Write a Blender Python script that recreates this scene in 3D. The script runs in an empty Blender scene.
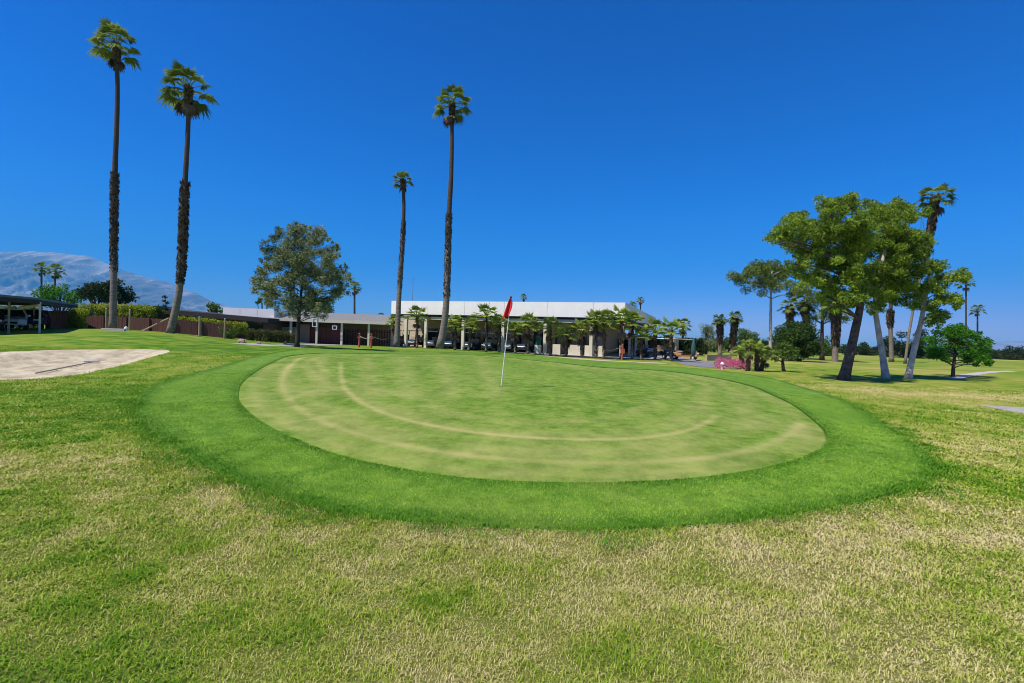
import bpy, math, random
import numpy as np
from mathutils import Vector, Matrix

R = math.radians
rnd = random.Random(7)
rng = np.random.default_rng(11)
scene = bpy.context.scene
COL = scene.collection

# ------------------------------------------------------------------ camera
F, CX, CY = 500.0, 512.0, 341.5
CAM = np.array([0.0, 0.0, 1.6])
_p, _r = math.atan(5.4 / 500), R(1.95)
_f = np.array([0, math.cos(_p), -math.sin(_p)])
_u0 = np.array([0, math.sin(_p), math.cos(_p)])
_x0 = np.array([1.0, 0, 0])
_rt = math.cos(_r) * _x0 + math.sin(_r) * _u0
_up = math.cos(_r) * _u0 - math.sin(_r) * _x0
cd = bpy.data.cameras.new("camera")
cam = bpy.data.objects.new("camera", cd)
COL.objects.link(cam)
cd.sensor_width = 36.0
cd.lens = F / 1024 * 36
cd.clip_start = 0.05
cd.clip_end = 60000
cam.matrix_world = Matrix(((_rt[0], _up[0], -_f[0], CAM[0]), (_rt[1], _up[1], -_f[1], CAM[1]),
                           (_rt[2], _up[2], -_f[2], CAM[2]), (0, 0, 0, 1)))
scene.camera = cam


def ray(px, py):
    return _f + _rt * (px - CX) / F - _up * (py - CY) / F


def at(px, py, Y):
    d = ray(px, py)
    return CAM + d * (Y / d[1])


def at_z(px, py, z):
    d = ray(px, py)
    return CAM + d * ((z - CAM[2]) / d[2])


# ------------------------------------------------------------------ terrain
ctrl = [(0, 0, 0), (-3, 0, 0), (3, 0, 0), (-6, 2, 0), (6, 2, 0), (0, 3, 0), (-3, 3.4, 0), (3, 3.4, 0), (-12, 0, 0),
        (12, 0, 0), (-25, -10, 0), (25, -10, 0), (0, -20, 0)]
for px, py, z in [(540, 530, 0), (334, 513, 0), (771, 518, 0), (936, 477, 0), (540, 483, .06), (303, 443, .10), (827, 443, .08),
                  (501, 387, .2), (640, 400, .2), (373, 354, .25), (268, 365, .25), (600, 368, .2), (688, 373, .15), (785, 401, .12),
                  (137, 410, 0), (178, 379, .15), (248, 359, .28), (0, 381, .02), (60, 378, .05), (120, 367, .2), (168, 351, .48),
                  (0, 349, .36), (60, 347, .42), (150, 346, .5), (112, 329, 1.1), (170, 333, 1.0), (60, 335, .8), (20, 337, .68),
                  (39, 334, .7), (225, 338, .55), (265, 345, .25), (297, 347, .25), (843, 380, 0), (884, 378, 0), (907, 378, 0),
                  (953, 377, -.05), (1007, 372, 0), (870, 362, 0), (1020, 368, 0), (1015, 408, -.08), (700, 369, .08), (761, 377, .05),
                  (873, 418, 0), (700, 366, 0), (771, 355, 0), (930, 440, .0), (960, 395, -.03)]:
    q = at_z(px, py, z)
    ctrl.append((q[0], q[1], z))
for px, Y, z in [(90, 43, .95), (130, 43, .98), (200, 43, .72), (40, 46, .75), (0, 45, .7), (300, 47, .15), (345, 48, .12), (391, 53, .05),
                 (425, 51, .03), (463, 50, .0), (503, 49, -.02), (545, 47, -.06), (591, 45, -.1), (620, 44, -.1), (660, 45, -.05), (391, 62, .05), (560, 62, 0)]:
    ctrl.append(((px - 512) / F * Y, Y, z))
for a in range(0, 360, 20):
    ctrl.append((95 * math.sin(R(a)), 95 * math.cos(R(a)), .5 if 280 <= a <= 330 else 0))
C_ = np.array(ctrl, float)


def _tps(r2):
    return .5 * r2 * np.log(r2 + 1e-9)


_n = len(C_)
_d2 = ((C_[:, None, :2] - C_[None, :, :2]) ** 2).sum(-1)
_K = _tps(_d2) + np.eye(_n) * 6.0
_P = np.c_[np.ones(_n), C_[:, :2]]
_A = np.block([[_K, _P], [_P.T, np.zeros((3, 3))]])
_W = np.linalg.solve(_A, np.r_[C_[:, 2], 0, 0, 0])


def smooth(e0, e1, x):
    t = np.clip((x - e0) / (e1 - e0), 0, 1)
    return t * t * (3 - 2 * t)


def terrain(x, y):
    x = np.atleast_1d(np.asarray(x, float)); y = np.atleast_1d(np.asarray(y, float))
    sh = x.shape
    x = x.ravel(); y = y.ravel()
    out = np.empty_like(x)
    for i in range(0, len(x), 20000):
        xx, yy = x[i:i + 20000], y[i:i + 20000]
        cx_, cy_ = np.clip(xx, -110, 110), np.clip(yy, -110, 110)
        r2 = (cx_[:, None] - C_[None, :, 0]) ** 2 + (cy_[:, None] - C_[None, :, 1]) ** 2
        z = _tps(r2) @ _W[:_n] + _W[_n] + _W[_n + 1] * cx_ + _W[_n + 2] * cy_
        rr = np.hypot(xx, yy)
        k = 1 - smooth(80, 105, rr)
        z = z * k + 0.03 * np.sin(xx * .9 + 1.3 * np.sin(yy * .45)) * np.sin(yy * .7 + .6) * smooth(3, 14, rr) * k * .6
        z = z - 1.5 * smooth(200, 1500, rr)
        out[i:i + 20000] = z
    return out.reshape(sh)


def tz(x, y):
    return float(terrain([x], [y])[0])


def ground_at(px, py, it=30):
    z = 0.1
    for _ in range(it):
        q = at_z(px, py, z)
        z = .5 * z + .5 * tz(q[0], q[1])
    q = at_z(px, py, z)
    return np.array([q[0], q[1], tz(q[0], q[1])])


def foot(px, Y):
    """a point on the ground at depth Y in the direction of column px"""
    x = (px - 512) / F * Y
    z = tz(x, Y)
    for _ in range(4):                       # allow for the camera's small roll
        d = ray(px, 341.5)
        lo, hi = 200.0, 500.0
        for _ in range(30):
            m = .5 * (lo + hi)
            if at(px, m, Y)[2] > z: lo = m
            else: hi = m
        x = at(px, lo, Y)[0]
        z = tz(x, Y)
    return np.array([x, Y, z])


# ------------------------------------------------------------------ helpers
class MB:
    """collects polygons, builds one mesh object"""
    def __init__(s):
        s.v = []; s.f = []; s.t = []; s.n = 0

    def add(s, v, f, tint=None):
        v = np.asarray(v, float).reshape(-1, 3)
        s.v.append(v)
        for q in f: s.f.append([i + s.n for i in q])
        s.t.append(np.full(len(v), .5) if tint is None else np.broadcast_to(np.asarray(tint, float), (len(v),)))
        s.n += len(v)
        return s

    def box(s, x0, x1, y0, y1, z0, z1, M=None):
        v = np.array([[x, y, z] for z in (z0, z1) for x, y in ((x0, y0), (x1, y0), (x1, y1), (x0, y1))])
        if M is not None: v = v @ np.asarray(M)[:3, :3].T + np.asarray(M)[:3, 3]
        return s.add(v, [(0, 3, 2, 1), (4, 5, 6, 7), (0, 1, 5, 4), (1, 2, 6, 5), (2, 3, 7, 6), (3, 0, 4, 7)])

    def tube(s, pts, rad, n=8, cap=True, jit=0.0):
        pts = np.asarray(pts, float); k = len(pts)
        rad = np.broadcast_to(np.asarray(rad, float), (k,))
        vs = []
        ref = np.array([1.0, 0.02, 0.03])
        for i in range(k):
            t = pts[min(i + 1, k - 1)] - pts[max(i - 1, 0)]
            t /= np.linalg.norm(t) + 1e-9
            a = np.cross(t, ref)
            if np.linalg.norm(a) < .2: a = np.cross(t, [0, 1, 0.1])
            a /= np.linalg.norm(a); b = np.cross(t, a)
            for j in range(n):
                w = 2 * math.pi * j / n
                rr = rad[i] * (1 + jit * (rng.random() - .5))
                vs.append(pts[i] + rr * (math.cos(w) * a + math.sin(w) * b))
        fs = []
        for i in range(k - 1):
            for j in range(n):
                j2 = (j + 1) % n
                fs.append((i * n + j, i * n + j2, (i + 1) * n + j2, (i + 1) * n + j))
        if cap:
            fs.append(tuple(range(n))[::-1]); fs.append(tuple((k - 1) * n + j for j in range(n)))
        return s.add(vs, fs)

    def lathe(s, prof, c=(0, 0, 0), n=16):
        vs = []; fs = []
        for r, z in prof:
            for j in range(n):
                w = 2 * math.pi * j / n
                vs.append((c[0] + r * math.cos(w), c[1] + r * math.sin(w), c[2] + z))
        for i in range(len(prof) - 1):
            for j in range(n):
                j2 = (j + 1) % n
                fs.append((i * n + j, i * n + j2, (i + 1) * n + j2, (i + 1) * n + j))
        fs.append(tuple(range(n))[::-1]); fs.append(tuple((len(prof) - 1) * n + j for j in range(n)))
        return s.add(vs, fs)

    def prism(s, poly, y0, y1, M=None):
        """profile in x,z extruded along y"""
        n = len(poly)
        v = np.array([[x, y, z] for y in (y0, y1) for x, z in poly], float)
        if M is not None: v = v @ np.asarray(M)[:3, :3].T + np.asarray(M)[:3, 3]
        f = [tuple(range(n)), tuple(range(n, 2 * n))[::-1]]
        for i in range(n):
            j = (i + 1) % n
            f.append((i, i + n, j + n, j))
        return s.add(v, f)

    def slab(s, top, th):
        """horizontal-ish quad (4 points) with thickness downwards"""
        t = np.asarray(top, float); b = t - np.array([0, 0, th])
        return s.add(np.r_[b, t], [(0, 3, 2, 1), (4, 5, 6, 7), (0, 1, 5, 4), (1, 2, 6, 5), (2, 3, 7, 6), (3, 0, 4, 7)])

    def build(s, name, m, parent=None, loc=None, rz=None, smooth_=False, bevel=0):
        me = bpy.data.meshes.new(name)
        V = np.concatenate(s.v) if s.v else np.zeros((0, 3))
        me.from_pydata(V.tolist(), [], s.f)
        at_ = me.attributes.new("tint", 'FLOAT', 'POINT')
        at_.data.foreach_set("value", np.concatenate(s.t).astype(np.float32))
        me.materials.append(m)
        if smooth_: me.polygons.foreach_set("use_smooth", [True] * len(me.polygons))
        me.update()
        o = bpy.data.objects.new(name, me)
        COL.objects.link(o)
        if parent is not None: o.parent = parent
        if loc is not None: o.location = [float(c) for c in loc]
        if rz is not None: o.rotation_euler = (0, 0, rz)
        if bevel:
            b = o.modifiers.new("bevel", 'BEVEL'); b.width = bevel; b.segments = 2; b.limit_method = 'ANGLE'
        return o


def np_mesh(name, V, F_, m, tint=None, parent=None, attrs=None, smooth_=False):
    """V (n,3), F_ (k,3|4) arrays -> object, fast"""
    me = bpy.data.meshes.new(name)
    V = np.asarray(V, np.float32); F_ = np.asarray(F_, np.int32)
    k = F_.shape[1]
    me.vertices.add(len(V)); me.vertices.foreach_set("co", V.ravel())
    me.loops.add(F_.size); me.loops.foreach_set("vertex_index", F_.ravel())
    me.polygons.add(len(F_))
    me.polygons.foreach_set("loop_start", np.arange(0, F_.size, k, dtype=np.int32))
    me.polygons.foreach_set("loop_total", np.full(len(F_), k, np.int32))
    if smooth_: me.polygons.foreach_set("use_smooth", np.ones(len(F_), bool))
    me.update(calc_edges=True)
    for nm, arr in (attrs or {}).items():
        a = me.attributes.new(nm, 'FLOAT', 'POINT'); a.data.foreach_set("value", np.asarray(arr, np.float32))
    if tint is not None:
        a = me.attributes.new("tint", 'FLOAT', 'POINT'); a.data.foreach_set("value", np.asarray(tint, np.float32))
    me.materials.append(m)
    o = bpy.data.objects.new(name, me); COL.objects.link(o)
    if parent is not None: o.parent = parent
    return o


def tag(o, label, cat, group=None):
    o["label"] = label; o["category"] = cat
    if group: o["group"] = group
    return o


def kind(o, k):
    o["kind"] = k
    return o


def thing(name, label, cat, loc, rz=0.0, group=None):
    o = bpy.data.objects.new(name, None)
    COL.objects.link(o)
    o.empty_display_size = .3
    o.location = [float(c) for c in loc]; o.rotation_euler = (0, 0, rz)
    return tag(o, label, cat, group)


def kids(o):
    return [c for c in COL.objects if c.parent == o]


def dup(root, loc, rz, label, group=None):
    def cp(o, par):
        c = o.copy(); COL.objects.link(c)
        if par is not None: c.parent = par
        for ch in kids_of.get(o.name, []): cp(ch, c)
        return c
    kids_of = {}
    for o in COL.objects:
        if o.parent: kids_of.setdefault(o.parent.name, []).append(o)
    c = cp(root, None)
    c.location = [float(q) for q in loc]; c.rotation_euler = (0, 0, rz); c["label"] = label
    if group: c["group"] = group
    return c


# ------------------------------------------------------------------ materials
def nd(nt, t, **kw):
    n = nt.nodes.new(t)
    for k, v in kw.items():
        if k.startswith("i_"): n.inputs[k[2:].replace("_", " ")].default_value = v
        else: setattr(n, k, v)
    return n


def ramp(nt, fac, stops):
    r = nt.nodes.new("ShaderNodeValToRGB")
    e = r.color_ramp.elements
    while len(e) < len(stops): e.new(.5)
    for k, (p, c) in enumerate(stops):
        e[k].position = p; e[k].color = (*c, 1)
    nt.links.new(fac, r.inputs[0])
    return r.outputs[0]


def mat(name, c, rough=.7, var=.15, scale=6, bump=0.0, bscale=40, metal=0, spec=.3, c2=None, coat=0, stretch=None):
    m = bpy.data.materials.new(name); m.use_nodes = True
    nt = m.node_tree; b = nt.nodes["Principled BSDF"]
    b.inputs["Roughness"].default_value = rough; b.inputs["Metallic"].default_value = metal
    b.inputs["Specular IOR Level"].default_value = spec
    b.inputs["Coat Weight"].default_value = coat
    tc = nt.nodes.new("ShaderNodeTexCoord"); v = tc.outputs["Object"]
    if stretch:
        mp = nt.nodes.new("ShaderNodeMapping"); mp.inputs["Scale"].default_value = stretch
        nt.links.new(v, mp.inputs[0]); v = mp.outputs[0]
    n = nd(nt, "ShaderNodeTexNoise", i_Scale=scale, i_Detail=5.0, i_Roughness=.65); nt.links.new(v, n.inputs["Vector"])
    lo = tuple(max(0, q * (1 - var)) for q in c); hi = tuple(min(1, q * (1 + var)) for q in (c2 or c))
    nt.links.new(ramp(nt, n.outputs[0], [(.3, lo), (.7, hi)]), b.inputs["Base Color"])
    if bump:
        n2 = nd(nt, "ShaderNodeTexNoise", i_Scale=bscale, i_Detail=4.0); nt.links.new(v, n2.inputs["Vector"])
        bp = nd(nt, "ShaderNodeBump", i_Strength=bump, i_Distance=.05); nt.links.new(n2.outputs[0], bp.inputs["Height"])
        nt.links.new(bp.outputs[0], b.inputs["Normal"])
    return m


def leafmat(name, c_lo, c_hi, trans=.3, rough=.55):
    m = bpy.data.materials.new(name); m.use_nodes = True
    nt = m.node_tree; b = nt.nodes["Principled BSDF"]; out = nt.nodes["Material Output"]
    b.inputs["Roughness"].default_value = rough; b.inputs["Specular IOR Level"].default_value = .12
    a = nd(nt, "ShaderNodeAttribute", attribute_name="tint")
    col = ramp(nt, a.outputs["Fac"], [(0, c_lo), (1, c_hi)])
    nt.links.new(col, b.inputs["Base Color"])
    tr = nt.nodes.new("ShaderNodeBsdfTranslucent"); nt.links.new(col, tr.inputs[0])
    mx = nd(nt, "ShaderNodeMixShader"); mx.inputs[0].default_value = trans
    nt.links.new(b.outputs[0], mx.inputs[1]); nt.links.new(tr.outputs[0], mx.inputs[2])
    nt.links.new(mx.outputs[0], out.inputs[0])
    return m


M = dict(
    white_wall=mat("white_wall", (.90, .85, .74), .8, .05, 1.2, .1, 30),
    beige=mat("beige_stucco", (.60, .49, .33), .85, .08, 2, .15, 50),
    soffit=mat("soffit_paint", (.62, .50, .34), .85, .06, 2),
    cream=mat("cream_paint", (.74, .66, .50), .75, .08, 3),
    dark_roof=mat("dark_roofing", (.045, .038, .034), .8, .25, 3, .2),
    grey_roof=mat("grey_roofing", (.21, .20, .185), .85, .15, 3, .2),
    green_roof=mat("green_metal_roof", (.10, .15, .14), .5, .15, 2),
    brown_wall=mat("brown_boards", (.16, .095, .065), .8, .25, 4, .2, 30, stretch=(6, 6, .6)),
    brown_fence=mat("brown_fence_wood", (.135, .056, .042), .85, .35, 4, .2, 30, stretch=(8, 8, .5)),
    red_fence=mat("red_brown_fence_wood", (.15, .05, .042), .85, .3, 4, .2, 30, stretch=(8, 8, .5)),
    tan_block=mat("tan_block", (.45, .33, .22), .85, .12, 6, .2),
    mauve=mat("mauve_wall", (.32, .19, .15), .85, .12, 4, .1),
    wood_post=mat("weathered_wood", (.40, .30, .17), .85, .25, 6, .2, stretch=(5, 5, .6)),
    glass=mat("dark_glass", (.02, .022, .025), .08, .2, 2, spec=.6),
    concrete=mat("concrete", (.34, .315, .27), .85, .14, 3, .15, 60),
    asphalt=mat("asphalt", (.20, .19, .20), .9, .2, 8, .2, 120),
    path=mat("path_concrete", (.43, .40, .34), .85, .12, 3, .15, 90),
    rubber=mat("black_rubber", (.02, .02, .02), .8, .2),
    chrome=mat("bright_metal", (.6, .6, .6), .25, .1, metal=1),
    white_plastic=mat("white_plastic", (.78, .77, .73), .4, .05),
    black_vinyl=mat("black_vinyl", (.022, .022, .025), .5, .2),
    dark_paint=mat("dark_cart_paint", (.03, .035, .05), .3, .1, coat=.5),
    grey_paint=mat("grey_cart_paint", (.10, .10, .11), .3, .1, coat=.5),
    tan_paint=mat("tan_cart_paint", (.52, .27, .11), .35, .1, coat=.5),
    seat_tan=mat("tan_vinyl", (.42, .3, .18), .6, .1),
    car_white=mat("white_car_paint", (.8, .8, .8), .3, .03, coat=1),
    car_blue=mat("dark_blue_car_paint", (.018, .028, .09), .3, .05, coat=1),
    car_black=mat("black_car_paint", (.015, .015, .018), .3, .05, coat=1),
    light_glass=mat("lamp_glass", (.7, .7, .68), .1, .05),
    red_cloth=mat("red_flag_cloth", (.62, .025, .03), .75, .15, 9),
    stick=mat("white_fibreglass", (.82, .8, .74), .4, .04),
    red_paint=mat("rusty_red_paint", (.42, .10, .055), .7, .25, 9),
    rope=mat("pale_rope", (.6, .52, .38), .9, .1),
    green_fabric=mat("green_canvas", (.035, .10, .085), .8, .15),
    bin_green=mat("green_plastic", (.01, .12, .08), .5, .1),
    rake_metal=mat("rake_metal", (.30, .32, .33), .4, .1, metal=.6),
    rake_wood=mat("rake_handle", (.25, .22, .16), .7, .2),
    palm_grey=mat("palm_bark_smooth", (.22, .175, .13), .9, .45, 3, .5, 22, stretch=(1, 1, 4)),
    palm_dark=mat("palm_bark_dark", (.085, .062, .045), .95, .4, 4, .5, 22, stretch=(1, 1, 4)),
    pine_bark=mat("pine_bark_dark", (.07, .05, .04), .95, .5, 5, .8, 18, c2=(.11, .08, .06)),
    pale_bark=mat("pine_bark_pale", (.42, .35, .28), .95, .35, 3, .7, 14, c2=(.5, .43, .36), stretch=(1, 1, .5)),
    bark=mat("tree_bark", (.065, .048, .037), .95, .35, 6, .6),
    stones=mat("garden_stones", (.35, .25, .17), .9, .35, 6, .4),
    pine_leaf=leafmat("pine_needles", (.022, .07, .006), (.37, .49, .046), .36),
    far_pine_leaf=leafmat("thin_pine_needles", (.03, .07, .010), (.30, .37, .05), .33),
    round_leaf=leafmat("dense_green_leaves", (.02, .09, .005), (.12, .34, .018), .35),
    dark_leaf=leafmat("dark_leaves", (.012, .028, .008), (.055, .085, .022), .25),
    olive_leaf=leafmat("grey_green_leaves", (.035, .055, .02), (.44, .48, .19), .3),
    bush_leaf=leafmat("bush_leaves", (.025, .065, .01), (.17, .26, .035), .3),
    hedge_leaf=leafmat("yellow_green_hedge_leaves", (.12, .17, .01), (.52, .57, .05), .4),
    dull_hedge=leafmat("dull_hedge_leaves", (.04, .05, .015), (.16, .16, .045), .3),
    palm_leaf=leafmat("fan_palm_leaves", (.03, .075, .012), (.33, .40, .085), .35, .4),
    young_leaf=leafmat("young_palm_leaves", (.05, .12, .012), (.52, .60, .10), .45, .45),
    dead_leaf=leafmat("dead_palm_leaves", (.05, .033, .02), (.20, .135, .075), .1),
    shag=leafmat("leaf_base_stubs", (.03, .02, .013), (.22, .15, .095), .05),
    dome_leaf=leafmat('dome_tree_leaves', (.012, .035, .006), (.085, .15, .025), .25),
    bract=leafmat("pink_bracts", (.42, .03, .11), (.92, .26, .40), .35),
)


# ------------------------------------------------------------------ world, sun
SUN_EL = R(58)
sun_h = np.array([-.87, -.49]); sun_h /= np.linalg.norm(sun_h)
to_sun = np.array([sun_h[0] * math.cos(SUN_EL), sun_h[1] * math.cos(SUN_EL), math.sin(SUN_EL)])
w = bpy.data.worlds.new("World"); scene.world = w; w.use_nodes = True
nt = w.node_tree
sky = nt.nodes.new("ShaderNodeTexSky"); sky.sky_type = 'NISHITA'; sky.sun_disc = False
sky.sun_elevation = SUN_EL; sky.sun_rotation = math.atan2(to_sun[0], to_sun[1]) % (2 * math.pi)
sky.altitude = 300; sky.air_density = 1.0; sky.dust_density = 0.3; sky.ozone_density = 3.0
sp = nt.nodes.new("ShaderNodeSeparateColor"); cb = nt.nodes.new("ShaderNodeCombineColor")
nt.links.new(sky.outputs[0], sp.inputs[0])
def grade(src, k_, p_, g_):
    m1 = nd(nt, "ShaderNodeMath", operation='MULTIPLY'); nt.links.new(src, m1.inputs[0]); m1.inputs[1].default_value = k_
    m2 = nd(nt, "ShaderNodeMath", operation='POWER'); nt.links.new(m1.outputs[0], m2.inputs[0]); m2.inputs[1].default_value = p_
    m3 = nd(nt, "ShaderNodeMath", operation='MULTIPLY'); nt.links.new(m2.outputs[0], m3.inputs[0]); m3.inputs[1].default_value = g_
    return m3.outputs[0]


g_out = grade(sp.outputs[1], .131, 1.79, 5.8)
nt.links.new(g_out, cb.inputs[1])
nt.links.new(grade(g_out, .135, 2.8, 11.5), cb.inputs[0])
nt.links.new(grade(sp.outputs[2], .131, 1.458, 10.6), cb.inputs[2])
bg = nt.nodes["Background"]; nt.links.new(cb.outputs[0], bg.inputs[0]); bg.inputs[1].default_value = .11
sd = bpy.data.lights.new("sun", 'SUN'); sd.energy = 5.0; sd.angle = R(.53); sd.color = (1, .955, .88)
so = bpy.data.objects.new("sun", sd); COL.objects.link(so)
so.rotation_euler = Vector(to_sun).to_track_quat('Z', 'Y').to_euler(); so.location = (-20, -20, 50)
vs = scene.view_settings
vs.view_transform = 'Standard'; vs.look = 'None'; vs.exposure = 0.36; vs.gamma = 1; vs.use_curve_mapping = False


# ------------------------------------------------------------------ noise (value noise in numpy)
_perm = rng.random((256, 256))


def vnoise(x, y, s):
    x = np.asarray(x) / s + 1000.3; y = np.asarray(y) / s + 1000.7
    xi = np.floor(x).astype(int); yi = np.floor(y).astype(int)
    fx = x - xi; fy = y - yi
    fx = fx * fx * (3 - 2 * fx); fy = fy * fy * (3 - 2 * fy)
    g = lambda a, b: _perm[a % 256, b % 256]
    return (g(xi, yi) * (1 - fx) + g(xi + 1, yi) * fx) * (1 - fy) + (g(xi, yi + 1) * (1 - fx) + g(xi + 1, yi + 1) * fx) * fy


def fbm(x, y, s, o=4):
    r = 0; a = .5; t = 0
    for k in range(o):
        r = r + a * vnoise(x + 17.1 * k, y - 9.7 * k, s); t += a; a *= .55; s *= .5
    return r / t


# ------------------------------------------------------------------ outlines on the ground
def closed_spline(P, n):
    P = np.asarray(P, float); k = len(P)
    out = []
    seg = np.linalg.norm(np.roll(P, -1, 0) - P, axis=1)
    cnt = np.maximum(2, np.round(n * seg / seg.sum()).astype(int))
    for i in range(k):
        p0, p1, p2, p3 = P[i - 1], P[i], P[(i + 1) % k], P[(i + 2) % k]
        for j in range(cnt[i]):
            t = j / cnt[i]
            out.append(.5 * ((2 * p1) + (-p0 + p2) * t + (2 * p0 - 5 * p1 + 4 * p2 - p3) * t * t + (-p0 + 3 * p1 - 3 * p2 + p3) * t ** 3))
    return np.array(out)


def polar(outline, c, n=360, sm=3):
    """radius of the outline in n directions round c"""
    d = outline - c
    th = np.arctan2(d[:, 1], d[:, 0]); r = np.hypot(d[:, 0], d[:, 1])
    o = np.argsort(th); th = th[o]; r = r[o]
    T = np.linspace(-math.pi, math.pi, n, endpoint=False)
    rr = np.interp(T, np.r_[th - 2 * math.pi, th, th + 2 * math.pi], np.r_[r, r, r])
    for _ in range(sm): rr = (np.roll(rr, 1) + 2 * rr + np.roll(rr, -1)) / 4
    return T, rr


def pix_outline(pts, n=400):
    return closed_spline([ground_at(*p)[:2] for p in pts], n)


green_px = [(238.7, 394.5), (244.5, 381), (268, 365), (291, 356), (330, 353.4), (373, 353.8), (451, 354.5), (500, 357), (538, 361), (600, 367.5), (649, 370),
            (688, 374), (746, 385), (785, 401), (814, 421), (827, 441), (805, 457), (761, 469.5), (697, 479), (600, 484), (500, 482),
            (451, 477.5), (397, 469), (342, 457), (303, 443), (264, 424), (242.6, 406)]
fringe_px = [(137, 404), (149, 389), (178, 379), (217, 368), (248, 358.5), (285, 351.5), (330, 349.8), (400, 350), (460, 350.8), (510, 353.5), (560, 358), (610, 363), (650, 365.8),
             (697, 369), (761, 377), (829, 396), (873, 418), (920, 450), (936, 477), (892, 496), (834, 508), (771, 518), (697, 527), (600, 532),
             (500, 529), (393, 521), (334, 513.6), (276, 498), (229, 478.5), (190, 459), (158.6, 437), (137, 416)]
GC = ground_at(520, 392)[:2]
T_, g_r = polar(pix_outline(green_px), GC)
_, f_r = polar(pix_outline(fringe_px), GC)
f_r = np.maximum(f_r, g_r + .35)
bunker_px = [(176, 350.6), (164, 347.2), (120, 346.6), (60, 347), (0, 349), (-70, 352.5), (-110, 360), (-80, 378), (0, 380.5), (60, 377), (120, 366), (155, 357)]
BO = pix_outline(bunker_px)
BC = BO.mean(0)
_, b_r = polar(BO, BC, 360, 2)


def inside(x, y, c, rr):
    """signed radial distance to a star outline (positive inside), and angle index"""
    dx, dy = x - c[0], y - c[1]
    th = np.arctan2(dy, dx); r = np.hypot(dx, dy)
    return np.interp(th, np.r_[T_, math.pi], np.r_[rr, rr[0]]) - r


def strip(pts_px, width, name, m, dz=.012):
    c = np.array([ground_at(*p)[:2] for p in pts_px])
    s = np.r_[0, np.cumsum(np.linalg.norm(np.diff(c, axis=0), axis=1))]
    S = np.linspace(0, s[-1], max(8, int(s[-1] / .5)))
    p = np.c_[np.interp(S, s, c[:, 0]), np.interp(S, s, c[:, 1])]
    for _ in range(6): p[1:-1] = (p[:-2] + 2 * p[1:-1] + p[2:]) / 4
    t = np.gradient(p, axis=0); t /= np.linalg.norm(t, axis=1)[:, None]
    nn = np.c_[-t[:, 1], t[:, 0]]
    k = 6
    V = []; Fc = []
    for i in range(len(p)):
        for j in range(k + 1):
            q = p[i] + nn[i] * (j / k - .5) * width
            V.append((q[0], q[1], 0))
    V = np.array(V); V[:, 2] = terrain(V[:, 0], V[:, 1]) + dz
    for i in range(len(p) - 1):
        for j in range(k):
            a = i * (k + 1) + j
            Fc.append((a, a + k + 1, a + k + 2, a + 1))
    o = np_mesh(name, V, Fc, m, smooth_=True)
    return o, p, width


# ---- lushness of the rough: 1 lush green, 0 straw
def lush_at(x, y):
    L = .42 + .46 * (fbm(x, y, 2.2) - .5) + 1.0 * (fbm(x + 40, y + 11, .42, 4) - .5)
    L = L + .42 * np.exp(-(((x + 7.5) / 4.5) ** 2 + ((y - 9.5) / 4.2) ** 2))          # green area left, before the bunker
    L = L + .24 * np.exp(-(((x + 2.6) / 1.3) ** 2 + ((y - 2.5) / .55) ** 2)) + .10 * np.exp(-(((x - 3.2) / 1.2) ** 2 + ((y - 2.9) / .5) ** 2))
    L = L + .16 * np.exp(-(((x + 4) / 2.5) ** 2 + ((y - 3.6) / 1.3) ** 2))
    L = L - .18 * np.exp(-(((x + 1.2) / 2.2) ** 2 + ((y - 4.1) / .8) ** 2))            # dry band before the fringe
    L = L - .16 * np.exp(-(((x - 4.2) / 2.6) ** 2 + ((y - 4.6) / 1.1) ** 2))
    L = L + .30 * np.exp(-((x + 13) / 10) ** 2 - ((y - 24) / 9) ** 2)
    L = L + .45 * np.exp(-(((x - 6.9) / 1.8) ** 2 + ((y - 6.1) / .45) ** 2))           # green drain line right of the fringe
    L = L + .20 * np.exp(-(((x - 10) / 5) ** 2 + ((y - 12) / 1.0) ** 2))
    L = L + .35 * np.exp(-(((x - 8.5) / 2.5) ** 2 + ((y - 14.5) / 2.5) ** 2))
    L = L + smooth(16, 28, y) * np.where(x < 0, .18, .03 + .5 * (fbm(x, y, 9, 3) - .5)) + .06 * smooth(6, 12, y)
    L = L - .35 * np.exp(-(((x - 16.5) / 5) ** 2 + ((y - 18.5) / 1.6) ** 2))
    return np.clip(L, 0, 1)


def path_mask(x, y, p, wd):
    d = np.full(np.shape(x), 99.0)
    for i in range(0, len(p), 2):
        d = np.minimum(d, np.hypot(x - p[i, 0], y - p[i, 1]))
    return d < wd * .5


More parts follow.
